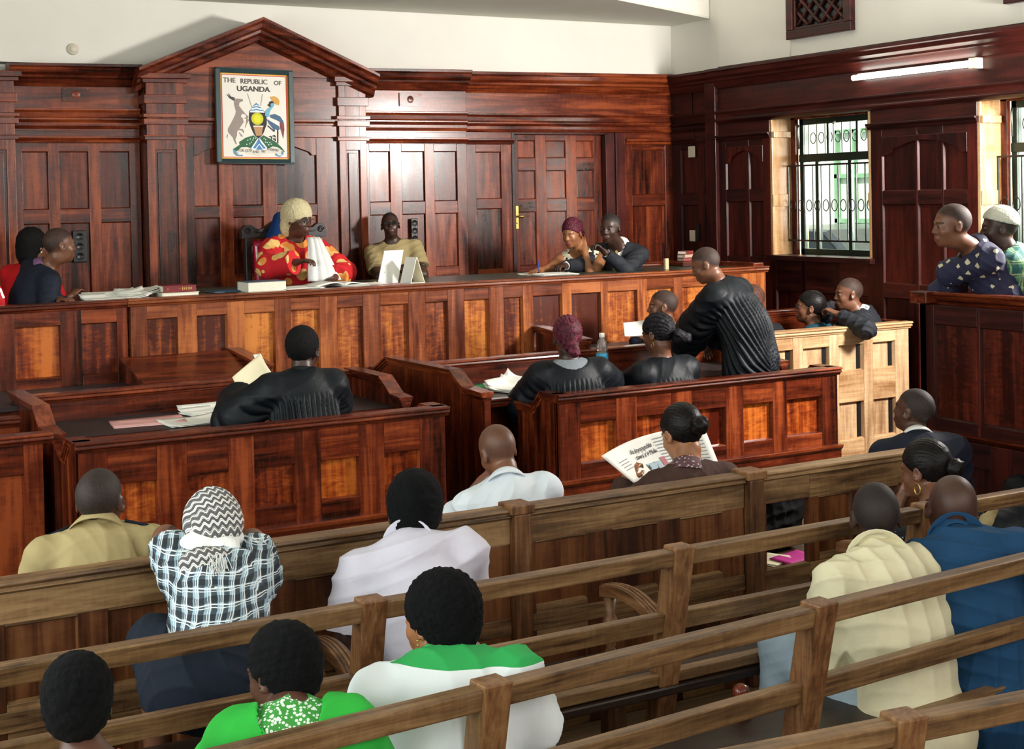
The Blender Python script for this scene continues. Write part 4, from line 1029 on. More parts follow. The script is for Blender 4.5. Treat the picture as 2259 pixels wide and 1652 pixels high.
# dock
r=empty('dock',(0,0,0),0,'tall dark mahogany prisoners dock at the right edge with two men leaning over its rail','dock')
T=frame((6.2,0,0),(0,-1,0)); mb=MB(T)
panel_run(mb,-6.07,-4.45,[(-5.96,-5.64),(-5.62,-5.31),(-5.2,-4.9),(-4.88,-4.58)],.80,1.53,[(.87,1.42)],mats=(0,1,2))
mb.box(-6.07,-4.45,.045,.07,.8,1.53,0)
mb.build('left_face',[M['dk_z'],wood('dock_panel',(40,12,8),(86,30,18),(124,52,28),'z',rough=.26,coat=.4,vary=.8,figure=1.2),M['dk_y']],r,.003)
mb=MB(T); mould(mb,[(.07,1.605),(.07,1.59),(.055,1.578),(.045,1.555),(.02,1.545),(.01,1.525)],-6.13,-4.45,0,v0=.10); mb.build('hand_rail',M['mah_y'],r,.003)
mb=MB(T); mould(mb,[(.05,.80),(.05,.785),(.03,.77),(.0,.74)],-6.09,-4.45,0,v0=.06); mb.build('ledge',M['mah_y'],r,.003)
mb=MB(T); panel_run(mb,-6.07,-4.45,[(-5.9,-5.55),(-5.4,-5.1),(-4.95,-4.6)],.0,.76,[(.15,.62)],mats=(0,0,1)); mb.box(-6.07,-4.45,.045,.07,.0,.76,0); mb.build('plinth',[M['dk_z'],M['dk_y']],r,.003)
mb=MB(); mb.box(6.2,7.95,6.02,6.07,.0,1.53,0); mb.build('back_face',M['dk_z'],r,.003)
mb=MB(); mb.box(6.18,7.95,6.0,6.13,1.535,1.603,0); mb.build('back_rail',M['mah_x'],r,.006)
mb=MB(); mb.box(6.27,7.95,4.45,6.02,.42,.46,0); mb.build('dock_floor',M['mah_x'],r)
# ---------------------------------------------------------------- public pews
def pew_open(name,label,P0,P1,posts,arms,x0,x1,zt=.96,mid=.69,arm_dz=0.,stumps=()):
    """open-backed bench; P0->P1: line of the back's top; posts in metres from P0"""
    d=(Vector(P1)-Vector(P0)); d.z=0; T=frame(P0,d); T.translation.z=0
    r=empty(name,(0,0,0),0,label,'pew','open-backed public pews'); r.matrix_world=T
    lean=lambda z:(zt-z)*.22    # further forward lower down
    def bar(x0,x1,z0,z1,t0,t1,mat):  # leaning bar
        m=MB(); m.hexa([(x0,lean(z0)+t0,z0),(x1,lean(z0)+t0,z0),(x1,lean(z0)+t1,z0),(x0,lean(z0)+t1,z0),(x0,lean(z1)+t0,z1),(x1,lean(z1)+t0,z1),(x1,lean(z1)+t1,z1),(x0,lean(z1)+t1,z1)]); return m
    m=bar(x0,x1,zt-.06,zt,0,.062,0); m.build('top_rail',M['pew_x'],r,.006)
    m=bar(x0,x1,mid-.035,mid+.035,.01,.055,0); m.build('middle_rail',M['pew_x'],r,.006)
    m=bar(x0,x1,.455,.50,.0,.05,0); m.build('lower_rail',M['pew_x'],r,.006)
    m=MB(); m.box(x0,x1,.10,.56,.415,.45); m.build('seat',M['seat'],r,.008)
    m=MB(); m.box(x0,x1,.47,.50,.33,.415); m.build('apron',M['seat'],r,.004)
    for p in posts:
        m=MB(); w=.041
        z0,z1=0,zt+.012
        m.hexa([(p-w,.20,0),(p+w,.20,0),(p+w,.27,0),(p-w,.27,0),(p-w,lean(.45)-.012,.45),(p+w,lean(.45)-.012,.45),(p+w,lean(.45)+.06,.45),(p-w,lean(.45)+.06,.45)])
        m.hexa([(p-w,lean(.45)-.012,.45),(p+w,lean(.45)-.012,.45),(p+w,lean(.45)+.066,.45),(p-w,lean(.45)+.066,.45),(p-w,lean(z1)-.012,z1),(p+w,lean(z1)-.012,z1),(p+w,lean(z1)+.072,z1),(p-w,lean(z1)+.072,z1)])
        m.build('post',M['pew_z'],r,.006)
        m=MB(); m.box(p-w,p+w,.44,.50,0,.415); m.box(p-.025,p+.025,.24,.47,.08,.14); m.build('leg',M['pew_z'],r,.006)
    for p in arms:
        m=MB(); n=10; pts=[(.09+.42*i/n, .70+arm_dz+.035*math.sin(PI*i/n*1.0)-.075*(1-i/n)**2+.0*i) for i in range(n+1)]
        poly=[(y,z+.022) for y,z in pts]+[(y,z-.022) for y,z in pts[::-1]]
        m.prism(poly,'x',p-.03,p+.03,0)
        for q in (-.016,0,.016): m.tube([(p+q,y,z+.023) for y,z in pts],.005,6,0)
        m.build('armrest',M['pew_y'],r,.004)
        m=MB(); m.lathe([(.022,.45),(.024,.47),(.016,.49),(.026,.53),(.031,.56),(.026,.60),(.018,.615),(.024,.69+arm_dz)],16,0,(p,.48,0)); m.build('baluster',M['pew_z'],r)
    for p in stumps:
        m=MB(); m.lathe([(.03,.45),(.034,.455),(.034,.475),(.020,.485),(.016,.495),(.026,.51),(.030,.53),(.024,.55),(.008,.56)],16,0,(p,.53,0)); m.build('turned_stump',M['mah_z'],r)
    return r
pew_open('pew','open-backed worn pew across the picture, behind the headscarf woman and the lilac shirt',(0,3.99,0),(5,3.99,0),[-.6,.56,1.75,2.93,4.12,5.3],[1.75,2.93,4.12],-.8,5.4)
pew_open('pew','open-backed worn pew behind the cream-shirted man and the green-and-white shirt, nearer the camera',(1.2,3.085,0),(3.7,3.245,0),[-.66,.50,1.665,2.83],[-.66,.5],-1.6,3.4,zt=.965,arm_dz=-.07,stumps=[1.80])
pew_open('pew','nearest open-backed pew, only its top rail and post showing at the lower right corner',(2.0,2.47,0),(2.9,2.36,0),[.43,1.5],[],-1.2,1.9,zt=.95)
# panelled pew
r=empty('panelled_pew',(0,0,0),0,'long panelled-back pew with moulded cap in front of the counsel benches, one panel missing','pew')
Yp=4.97
fm=[M['pewd_z'],M['pewd_z'],M['pew_x']]
colL=[(-.9+.345*i,-.9+.345*i+.243) for i in range(10)]
colL=[(a,b) for a,b in colL if b<2.72]
colM=[(2.90,3.15),(3.275,3.51),(3.63,3.86)]
colR=[(4.42,4.62),(4.72,4.92)]
mb=MB(Matrix.Translation((0,Yp,0)))
def runpew(x0,x1,cols):
    panel_run(mb,x0,x1,cols,.0,.80,[(.10,.40),(.525,.825)][0:1]+[(.525,.79)],rec=.022,mats=(0,1,2))
    mb.box(x0,x1,-.006,.03,.80,.93,2); mb.box(x0,x1,-.004,.03,.43,.50,2)
runpew(-1.0,2.78,colL); runpew(2.86,3.98,colM); runpew(4.36,5.08,colR)
mb.box(4.066,4.11,0,.03,0,.80,0); mb.box(4.066,4.36,-.006,.03,.80,.93,2); mb.box(4.066,4.36,-.004,.03,0,.50,2)
mb.build('back_panel',fm,r,.003)
mb=MB(); poly=[(Yp-.03,.95),(Yp-.034,.938),(Yp-.022,.928),(Yp-.03,.916),(Yp-.01,.905),(Yp+.05,.905),(Yp+.07,.93),(Yp+.06,.95)]
mb.prism(poly,'x',-1.0,2.775,0); mb.prism(poly,'x',2.865,3.975,0); mb.prism(poly,'x',4.075,5.12,0); mb.build('capping',M['pew_x'],r,.003)
for a,b in ((2.78,2.86),(3.985,4.065)):
    mb=MB(); mb.box(a,b,Yp-.045,Yp+.06,0,.925,0); mb.box(a-.015,b+.015,Yp-.05,Yp+.07,.925,.965,0); mb.build('post',M['pew_z'],r,.006)
mb=MB(); mb.box(-1.0,5.08,Yp+.04,Yp+.46,.42,.455,0); mb.build('seat',M['pew_x'],r,.006)
mb=MB(); mb.box(5.04,5.09,Yp,Yp+.46,0,.64,0); mb.build('end_board',M['pewd_z'],r,.006)
mb=MB(); 
for x in (-.8,.9,2.8,4.0,4.95): mb.box(x,x+.05,Yp+.06,Yp+.42,0,.42,0)
mb.build('bearers',M['pewd_z'],r,.004)
# ---------------------------------------------------------------- cloth
def cloth(name,rgb,rough=.85,noise=.1,bs=35,bump=.25):
    t=NT(name); v=t.coord(); c=lin(rgb); f=t.noise(v,9,3)
    col=t.ramp(f,[(.3,tuple(x*(1-noise) for x in c[:3])+(1,)),(.7,tuple(min(1,x*(1+noise)) for x in c[:3])+(1,))])
    t.set(Base_Color=col,Roughness=rough); t.b.inputs['Specular IOR Level'].default_value=.25
    t.bump(t.noise(v,bs,3,.5,.5),bump,.008)
    return t.m
def stripes(t, vec_comp, freq, width, soft=.04, off=0.):
    s=t.math('ADD', t.math('MULTIPLY',vec_comp,freq), off); fr_=t.math('FRACT',s); a=t.math('ABSOLUTE',t.math('SUBTRACT',fr_,.5))
    return t.math('LESS_THAN',a,width*.5)
def plaid(name,base,c1,c2,c3,fx,fz,rough=.85):
    t=NT(name); v=t.coord(rot=(0,0,.4)); sp=t.node('ShaderNodeSeparateXYZ')
    n=t.node('ShaderNodeTexNoise'); n.inputs['Scale'].default_value=7; t.link(v,n.inputs['Vector'])
    dv=t.node('ShaderNodeVectorMath',operation='MULTIPLY_ADD'); t.link(n.outputs['Color'],dv.inputs[0]); dv.inputs[1].default_value=(.04,.04,.04); t.link(v,dv.inputs[2]); t.link(dv.outputs[0],sp.inputs[0])
    x,z=sp.outputs[0],sp.outputs[2]
    col=t.mix(t.math('MULTIPLY',stripes(t,x,fx,.46),.86),lin(base),lin(c1)); col=t.mix(t.math('MULTIPLY',stripes(t,z,fz,.40),.7),col,lin(c1))
    col=t.mix(stripes(t,x,fx,.08,off=.32),col,lin(c2)); col=t.mix(stripes(t,z,fz,.08,off=.32),col,lin(c2))
    col=t.mix(stripes(t,x,fx,.05,off=.5),col,lin(c2)); col=t.mix(stripes(t,z,fz,.05,off=.5),col,lin(c2))
    col=t.mix(t.math('MULTIPLY',stripes(t,x,fx*.5,.06,off=.1),.6),col,lin(c3))
    t.set(Base_Color=col,Roughness=rough); t.bump(t.noise(v,40,2),.2,.006); return t.m
def spots(name,base,spot,scale,thr,rough=.8,diamond=False,spot2=None,rnd=1.0):
    t=NT(name); v=t.coord((1,1,1)); vo=t.node('ShaderNodeTexVoronoi'); vo.inputs['Scale'].default_value=scale; vo.inputs['Randomness'].default_value=rnd
    if diamond: vo.distance='MANHATTAN'
    t.link(v,vo.inputs['Vector']); f=t.math('LESS_THAN',vo.outputs['Distance'],thr)
    sc_=lin(spot)
    if spot2:
        n=t.noise(v,scale*.6,2); sc_=t.ramp(n,[(.48,spot),(.52,spot2)])
    col=t.mix(f,lin(base),sc_)
    t.set(Base_Color=col,Roughness=rough); t.bump(t.noise(v,35,2),.2,.006); return t.m
def bands(name,stops,z0,z1,tilt=0.):
    """cloth dyed in broad bands from z0 up to z1 of the garment"""
    t=NT(name); v=t.coord(); sp=t.node('ShaderNodeSeparateXYZ'); t.link(v,sp.inputs[0])
    z=t.math('ADD',sp.outputs[2],t.math('MULTIPLY',sp.outputs[0],tilt)); f=t.math('DIVIDE',t.math('SUBTRACT',z,z0),z1-z0)
    col=t.ramp(f,stops,'CONSTANT'); t.set(Base_Color=col,Roughness=.85); t.bump(t.noise(v,30,2),.2,.006); return t.m
C={}
C['navy']=cloth('navy_suiting',(22,27,42),.7); C['black']=cloth('black_gown_cloth',(8,13,20),.55,.2); C['char']=cloth('charcoal_suiting',(34,36,42),.7)
C['red']=cloth('red_cloth',(186,22,26)); C['khaki']=cloth('khaki_drill',(164,146,104),.85,.06); C['cream']=cloth('cream_linen',(214,204,172),.85,.06,bs=22,bump=.4)
C['blue']=cloth('denim_blue_shirt',(24,62,96),.85,.1); C['lilac']=cloth('pale_lilac_cotton',(205,200,214),.85,.04); C['white']=cloth('white_cotton',(214,220,228),.85,.04)
C['brown']=cloth('brown_knit',(70,50,44),.9); C['teal']=cloth('teal_cloth',(26,66,78),.75); C['green']=cloth('bright_green_jersey',(48,176,64),.8); C['jeans']=cloth('faded_jeans',(150,166,180),.9,.12)
C['beige']=cloth('beige_twill',(150,132,98)); C['grey']=cloth('grey_collar_cloth',(120,126,132)); C['dark']=cloth('dark_trouser_cloth',(24,24,28)); C['purple']=cloth('mauve_shirting',(120,84,120)); C['dnavy']=cloth('dark_indigo_denim',(20,28,42))
C['shirtw']=cloth('white_shirting',(226,226,224),.8,.03); C['tie']=cloth('gold_tie',(150,130,80),.6); C['coatb']=cloth('black_coat_cloth',(4,5,8),.9)
C['plaid']=plaid('blue_black_plaid',(150,174,190),(6,10,20),(226,232,236),(150,180,200),27,27)
C['gplaid']=plaid('green_plaid',(84,140,112),(30,84,84),(160,180,130),(190,200,150),12,12)
C['polka']=spots('black_polka_dots',(16,16,20),(170,175,175),52,.22)
C['diamond']=spots('navy_diamond_print',(30,30,60),(196,190,160),15,.34,rnd=.5,diamond=True)
C['robe']=spots('red_robe_with_yellow_flowers',(206,22,34),(240,150,70),8.5,.42,spot2=(238,196,120))
C['floral']=spots('black_white_floral',(226,216,190),(40,30,26),34,.4)
C['gfloral']=spots('green_white_print',(60,150,60),(225,235,225),105,.42)
C['oprint']=spots('orange_white_print',(225,215,205),(170,80,34),46,.5)
def lace():
    t=NT('white_crochet_lace'); v=t.coord((1,1,1)); sp=t.node('ShaderNodeSeparateXYZ'); t.link(v,sp.inputs[0])
    a=t.math('MULTIPLY',t.math('SINE',t.math('MULTIPLY',sp.outputs[0],230)),.008); z=t.math('ADD',t.math('ADD',sp.outputs[2],t.math('MULTIPLY',sp.outputs[1],.6)),a)
    b=t.math('SINE',t.math('MULTIPLY',z,210)); b2=t.math('SINE',t.math('MULTIPLY',z,700)); f=t.math('ADD',t.math('ADD',t.math('MULTIPLY',b,.34),t.math('MULTIPLY',b2,.22)),.5)
    col=t.ramp(f,[(.0,(236,236,232)),(.3,(226,226,222)),(.42,(120,116,116)),(.7,(84,80,82))]); 
    t.set(Base_Color=col,Roughness=.9); t.bump(b,.3,.004); return t.m
C['lace']=lace(); C['knit']=cloth('white_knitted_cap',(206,206,190),.9,.12,bs=120,bump=.7); C['wool']=hairmat('horsehair_wig',(214,200,160),120,.8,.8,.15)
def top(mat,name='shirt',**k): return dict(kind='top',mat=C[mat],name=name,**k)
def trs(mat='dark',name='trousers',**k): return dict(kind='trousers',mat=C[mat],name=name,i=.012,**k)
def col_(mat,name='collar',**k): return dict(kind='collar',mat=C[mat],name=name,**k)
def A(px,py,**k): return at(px,py,**k)
def Vd(v,dx=0,dy=0,dz=0): return v+Vector((dx,dy,dz))
def sit(label,hp,Yh,np_,Yn,hd,**k):
    """head centre pixel + depth, neck pixel + depth, offset of the hips from the neck"""
    H_=A(*hp,y=Yh); N_=A(*np_,y=Yn); hip=N_+Vector(hd)
    return person(label,hip,N_,H_,**k)
ONLY=None
# --- behind the judge's bench
I=sit('man in navy jacket with shaved head, in profile behind the witness bench at far left',(131,541),10.05,(100,592),10.12,(-.13,.12,-.48),face=-75,hyaw=-82,hs=1.04,tone='mid',hair='crop',
  handR=A(150,660,y=9.98),handL=A(132,662,y=9.88),poleR=(-.3,-.5,-1),eyes=True,footz=.72,seed=1,legs=False,
  clothes=[top('purple',sleeve='long',i=.008,nr=.058),top('navy','jacket',sleeve='long',i=.022,vneck=True,nr=.07,amp=.009),col_('purple',gap=.9)])
I=sit('woman in red with short black hair and earring, half hidden behind the man in navy',(74,541),10.5,(66,592),10.55,(0,.06,-.5),face=-50,hyaw=-62,tone='mid',hair='bob',hmat='hair',legs=False,seed=2,
  clothes=[top('red','blouse',sleeve='long')],hs=.98)
mb=MB(); mb.tube([tuple(I['H'](.082,.0,-.045)),tuple(I['H'](.085,.0,-.055))],.006,8); mb.build('earring',M['cream_pl'],I['root'])
# judge
I=sit('judge in curled cream wig and red robe with yellow flowers, seated on the bench',(658,484),10.42,(652,532),10.5,(0,.14,-.55),face=172,hyaw=208,hpitch=-6,hs=1.12,tone='dark',hair=None,eyes=True,legs=False,seed=3,bulk=1.2,wide=1.12,
  handR=A(655,578,y=10.12),handL=A(738,612,y=10.15),poleR=(-1,.2,-.6),poleL=(1,.2,-.5),curl=.7,
  clothes=[top('robe','robe',sleeve='long',i=.03,w=.03,amp=.012,nr=.066)])
specs(I)
he=I['he']; o=I['hobj']([he((0,-.022,.04),(.098,.118,.108),0,cut=[I['hplane'](-.075,.55)]),he((0,-.075,-.05),(.08,.055,.09),.03)],C['wool'],'wig',fz=.003,fq=330)
mb=MB(); a=A(648,520,y=10.33); b=A(716,596,y=10.16); c0=A(632,596,y=10.18)
def jb(u,v):
    wd=.055+.075*v; zz=a.z-.02-.33*v
    x=4.065+.03*v+(u-.5)*2*wd; return (x, 10.30-.14*v**.6-.03*math.cos((u-.5)*3)+.008*math.sin(u*22+2*v), zz)
mb.grid(jb,24,16,0,.012); mb.build('white_jabot',C['shirtw'],I['root']).matrix_parent_inverse=Matrix.Translation(-Vector(I['root'].location))
# officer
I=sit('seated police officer in khaki shirt and round glasses leaning back against the panelling',(861,497),11.0,(866,537),11.02,(.03,-.10,-.52),face=157,hyaw=157,hpitch=14,hroll=4,hs=.97,tone='deep',hair='crop',eyes=True,seed=4,legs=False,
  handL=A(886,596,y=10.70),handR=A(896,588,y=10.74),poleL=(.8,-.3,-1),poleR=(-.8,-.3,-1),shw=.185,
  clothes=[top('khaki',sleeve='short',w=.012,amp=.009),col_('khaki',gap=.9)])
specs(I,'black','iris')
for q in (-1,1):
    mb=MB(); S=I['sh'][q]; N=I['N']; mb.hexa([tuple(S*.35+N*.65+np.array(d)) for d in ((-.02,-.022,.035),(-.02,.022,.035),(-.02,.022,.045),(-.02,-.022,.045))]+[tuple(S+np.array(d)) for d in ((0,-.022,.065),(0,.022,.065),(0,.022,.075),(0,-.022,.075))]) ; mb.build('epaulette',C['dnavy'],I['root'],.003)
# woman writing
I=sit('woman in floral top writing with a blue pen, hand pressed to her head',(1262,514),10.28,(1280,556),10.36,(.12,.1,-.5),face=140,hyaw=118,hpitch=-16,hs=1.0,tone='warm',hair='pony',hmat='burg',eyes=False,seed=5,legs=False,
  handR=A(1185,598,y=10.18),handL=A(1290,556,y=10.24),poleR=(-.2,.4,-1),poleL=(-1,-.6,-.8),curl=.5,
  clothes=[top('floral','floral_top',sleeve='none',i=.012,nr=.075)])
mb=MB(); a=A(1186,572,y=10.08); b=A(1190,602,y=10.02); mb.tube([a,b],.005,8); tag(mb.build('pen',plain('blue_pen',(20,70,170),.3)),'blue ballpoint pen held upright by the writing woman','pen')
# suit man
I=sit('man in dark suit with fist at mouth, behind the judges bench beside the door',(1346,503),10.12,(1366,544),10.2,(.08,.12,-.52),face=128,hyaw=122,hpitch=-4,hs=1.08,tone='deep',hair='crop',eyes=True,seed=6,legs=False,s=1.04,
  handR=A(1236,591,y=10.12),handL=A(1334,556,y=9.95),poleR=(0,.3,-1),poleL=(.7,-.2,-1),curl=1.3,
  clothes=[top('shirtw',sleeve='long',i=.008,nr=.058),top('char','suit_jacket',sleeve='long',i=.022,vneck=True,nr=.072,amp=.01),col_('shirtw',gap=.9,r=.062)])
mb=MB(); sp=I['sp']; f=I['fw']; mb.tube([tuple(sp(.97)+f*.075),tuple(sp(.85)+f*.125),tuple(sp(.6)+f*.15)],[.014,.02,.03],8); mb.build('tie',C['tie'],I['root'])
# --- counsel
I=sit('lone lawyer in black gown with short black hair, back turned, holding up a paper',(669,774),7.72,(664,832),7.68,(0,-.06,-.54),face=-5,hyaw=-42,hpitch=-8,hs=1.12,tone='deep',hair='short',seed=7,footz=.0,knee=.12,s=1.02,
  handL=A(532,872,y=8.05),handR=A(700,905,y=8.2),poleL=(-.7,-.2,-.6),poleR=(1,0,-.5),
  clothes=[top('black','gown',sleeve='long',i=.03,w=.035,amp=.006,puff=True,pleat=15,fq=12,skirt=.45,sr=.2,nr=.062),col_('dark','shirt_collar',gap=.3,ht=.05),trs()])
I=sit('lawyer in black gown with burgundy hair and grey collar, leftmost of the three',(1251,744),7.74,(1255,805),7.72,(0,-.06,-.54),face=-15,hyaw=-20,hpitch=-6,hs=1.1,tone='deep',hair='pony',hmat='burg',seed=8,footz=.0,s=1.03,wide=1.08,
  handL=A(1180,880,y=8.15),handR=A(1330,870,y=8.2),poleL=(-.9,-.2,-.6),poleR=(1,-.1,-.5),
  clothes=[top('grey','shirt',sleeve='none',i=.02,nr=.062),top('black','gown',sleeve='long',i=.03,w=.035,amp=.006,puff=True,pleat=15,fq=12,nr=.10,nf=-.03,nd=.05),col_('grey',gap=.6,ht=.045,fall=.05)])
I=sit('lawyer in black gown with gathered braids and gold earring, head bent, between two gowned colleagues',(1450,736),7.78,(1460,802),7.76,(.03,-.06,-.54),face=0,hyaw=22,hpitch=-14,hs=1.08,tone='mid',hair='sidebun',seed=9,footz=.0,s=1.0,wide=1.05,
  handL=A(1390,850,y=8.15),handR=A(1470,860,y=8.2),poleL=(-.9,-.2,-.6),poleR=(1,-.1,-.5),
  clothes=[top('black','gown',sleeve='long',i=.03,w=.035,amp=.006,puff=True,pleat=15,fq=12,nr=.07),])
mb=MB(); c=I['H'](-.085,-.002,-.062); mb.tube([(c[0],c[1]+.014*math.cos(a),c[2]+.018*math.sin(a)) for a in [2*PI*i/14 for i in range(14)]],.0022,6,closed=True); mb.build('earring',M['brass'],I['root'])
H_=A(1557,584,y=8.0); N_=A(1592,632,y=7.98); hip=Vector((N_.x+.12,7.80,1.02))
I=person('lawyer standing in a long pleated black gown, bending over the counsel desk',hip,N_,H_,face=25,hyaw=48,hpitch=-24,hs=1.04,tone='mid',hair='crop',seed=10,standing=True,footz=0,s=1.06,wide=1.05,
  handL=A(1500,775,y=8.35),handR=A(1570,770,y=8.5),poleL=(-.8,-.6,-.3),poleR=(.8,-.2,-.3),
  clothes=[top('black','gown',sleeve='long',i=.035,w=.04,amp=.006,puff=True,pleat=17,fq=12,skirt=.35,sr=.30,nr=.064),trs()])
# --- clerk and the right-hand box
I=sit('bald clerk in dark blue, in profile, seated below the judges bench',(1462,676),8.93,(1478,728),8.95,(.05,.0,-.5),face=30,hyaw=56,hs=1.1,tone='mid',hair='crop',seed=11,legs=False,eyes=True,clothes=[top('navy','jacket',sleeve='long',i=.022)],handL=A(1400,745,y=9.2),handR=A(1420,750,y=9.3))
I=sit('person with long brown hair almost hidden behind the standing lawyer',(1662,664),8.8,(1664,718),8.8,(0,0,-.5),face=-20,hyaw=-55,tone='warm',hair='bob',hmat='brownhair',seed=12,legs=False,clothes=[top('dark','blouse',sleeve='long')])
I=sit('woman in spectacles and teal top with twisted updo, seated in the pale box',(1786,678),8.58,(1798,722),8.56,(.02,-.02,-.5),face=25,hyaw=54,hpitch=4,hs=1.06,tone='mid',hair='updo',seed=13,eyes=True,legs=False,clothes=[top('teal','blouse',sleeve='short',amp=.008)])
specs(I)
mb=MB(); c=I['H'](-.085,-.004,-.045); mb.tube([tuple(c),tuple(c+V(0,0,-.02))],.004,8); mb.build('earring',M['steel'],I['root'])
I=sit('man in dark suit leaning his arm over the pale box, hand at his mouth',(1872,648),8.47,(1896,692),8.43,(.1,.02,-.5),face=35,hyaw=66,hpitch=-2,hs=1.08,tone='mid',hair='crop',seed=14,eyes=True,legs=False,s=1.06,
  handL=A(1850,694,y=8.30),handR=A(1830,720,y=8.75),poleL=(.25,-1,-.42),curl=1.1,
  clothes=[top('white','shirt',sleeve='long',i=.008,nr=.058),top('char','suit_jacket',sleeve='long',i=.026,nr=.07,amp=.014,fq=26),col_('white',gap=.7,r=.062)])
# --- dock
H_=A(2100,497,y=5.80); N_=A(2150,550,y=5.80); hip=N_+Vector((.17,-.10,-.50))
I=person('man in navy shirt with pale diamonds leaning on the dock rail',hip,N_,H_,face=58,hyaw=64,hpitch=-3,hs=1.06,tone='mid',hair='crop',seed=15,eyes=True,standing=True,footz=.46,s=1.0,
  handL=A(2130,604,y=6.0),handR=A(2140,602,y=6.04),poleL=(-1,.2,-.1),poleR=(.2,.8,-1),shw=.18,
  clothes=[top('diamond',sleeve='long',i=.02,w=.022,amp=.012,nr=.062),col_('diamond',gap=.6),trs()])
H_=A(2204,503,y=5.78); N_=A(2230,560,y=5.74); hip=N_+Vector((.12,-.08,-.52))
I=person('man in white knitted cap and green plaid shirt standing in the dock',hip,N_,H_,face=35,hyaw=50,hpitch=-2,hs=1.0,tone='deep',hair='crop',seed=16,eyes=True,standing=True,footz=.46,
  handL=Vector((6.95,5.9,1.35)),handR=Vector((7.2,5.85,1.35)),clothes=[top('gplaid',sleeve='long',i=.022,w=.02,amp=.012,nr=.062),col_('gplaid',gap=.6),trs()])
I['hobj']([I['he']((0,-.012,.036),(.0845,.108,.1),0,cut=[I['hplane'](.012,.28)])],C['knit'],'skullcap',fz=.0012,fq=300)
# --- front pew
I=sit('man in khaki uniform shirt with shaved head seen from behind, leftmost on the panelled pew',(221,1106),5.32,(216,1176),5.28,(.0,-.06,-.53),face=-12,hyaw=-34,hpitch=2,hs=1.07,tone='dark',hair='crop',seed=17,s=1.02,shw=.19,h=.006,
  handL=None,handR=None,clothes=[top('khaki','shirt',sleeve='long',w=.012,amp=.007,fq=16),col_('khaki',gap=.5,ht=.05,fall=.05,r=.068),trs('khaki')])
for q in (-1,1):
    mb=MB(); S=I['sh'][q]; N=I['N']; d=nrm(S-N); p0=N+d*.10+V(0,0,.055); p1=S+d*.03+V(0,0,.062); 
    mb.tube([tuple(p0+V(0,0,.012)),tuple(p1+V(0,0,.004))],.006,6); mb.build('epaulette',C['dnavy'],I['root'])
I=sit('bald man in white shirt, head bowed on his hand, on the panelled pew',(1098,996),5.52,(1118,1066),5.42,(.06,-.10,-.52),face=-22,hyaw=0,hpitch=-22,hroll=-6,hs=1.02,tone='mid',hair=None,seed=18,h=.006,
  handL=A(1064,1062,y=5.66),handR=A(1150,1180,y=5.8),poleL=(-.7,.4,-1),clothes=[top('white','shirt',sleeve='short',w=.02,amp=.016,fq=14),col_('white',gap=.5,ht=.035,fall=.035),trs()])
I=sit('woman in brown top with hair in a bun reading a newspaper on the panelled pew',(1503,956),5.46,(1516,1036),5.38,(.03,-.05,-.53),face=-18,hyaw=2,hpitch=-22,hs=1.12,tone='warm',hair='bun',seed=19,h=.006,
  handL=A(1382,1064,y=5.66),handR=A(1598,1040,y=5.70),poleL=(-.9,-.3,-1),poleR=(1,-.3,-1),curl=.8,
  clothes=[top('brown','cardigan',sleeve='long',amp=.010,i=.02,w=.012),dict(kind='collar',mat=spots('patterned_scarf',(90,60,66),(190,170,170),60,.3),name='neck_scarf',ht=.045,fall=.05,r=.066,gap=.3),trs()])
I=sit('man in black suit looking left, at the right end of the panelled pew',(2016,906),5.36,(2024,972),5.30,(.0,-.06,-.53),face=-25,hyaw=14,hpitch=10,hs=1.02,tone='dark',hair='crop',seed=20,h=.006,eyes=True,shw=.19,
  clothes=[top('shirtw','shirt',sleeve='long',i=.01,nr=.058),top('navy','suit_jacket',sleeve='long',i=.024,amp=.008,nr=.074),col_('shirtw',gap=.5,r=.063,ht=.045),trs()])
# --- second row
H_=A(470,1182,y=4.78); N_=A(487,1246,y=4.64); hip=A(468,1500,y=4.26)
I=person('woman in plaid shirt and white lace headscarf, head bowed on the pew in front',hip,N_,H_,face=-8,hyaw=-8,hpitch=-42,hs=1.0,tone='mid',hair='crop',seed=21,h=.006,shw=.138,wide=.93,
  handL=A(455,1215,y=5.04),handR=A(500,1215,y=5.06),poleL=(-.45,.7,.6),poleR=(.45,.7,.6),
  clothes=[top('plaid','shirt',sleeve='short',w=.0,amp=.008,fq=22,i=.017),dict(kind='skirt',mat=C['dnavy'],name='skirt',i=.012)])
I['hobj']([I['he']((0,-.03,.04),(.102,.13,.118),0,cut=[I['hplane'](-.2,.55)]),I['he']((0,-.125,-.02),(.088,.055,.085),.03)],C['lace'],'headscarf',fz=.002,fq=90)
hv=lambda px,py,y: np.array(at(px,py,y=y))-I['hip']
I['hobj']([el(hv(468,1192,4.68),(.110,.075,.050),None,.02),el(hv(503,1212,4.60),(.045,.035,.04),None,.03)],cloth('white_wrap',(230,230,228),.9,bump=.6),'scarf_band',fz=.003,fq=90)
I['hobj']([el(hv(452,1240,4.545),(.088,.06,.052),None,.02),el(hv(462,1264,4.51),(.05,.04,.035),None,.02)],C['lace'],'scarf_tail',fz=.003,fq=90)
mb=MB(); rs=random.Random(4)
for i in range(54):
    p=hv(480+rs.uniform(-22,22),1228+rs.uniform(-8,30),4.455); pts=[tuple(p)]; d=V(rs.uniform(-.007,.007),-.009,-.026)
    for k in range(rs.randint(3,6)): p=p+d+V(rs.uniform(-.006,.006),rs.uniform(-.003,.002),0); pts.append(tuple(p))
    mb.tube(pts,.0014,4)
mb.build('scarf_fringe',C['shirtw'],I['root'])
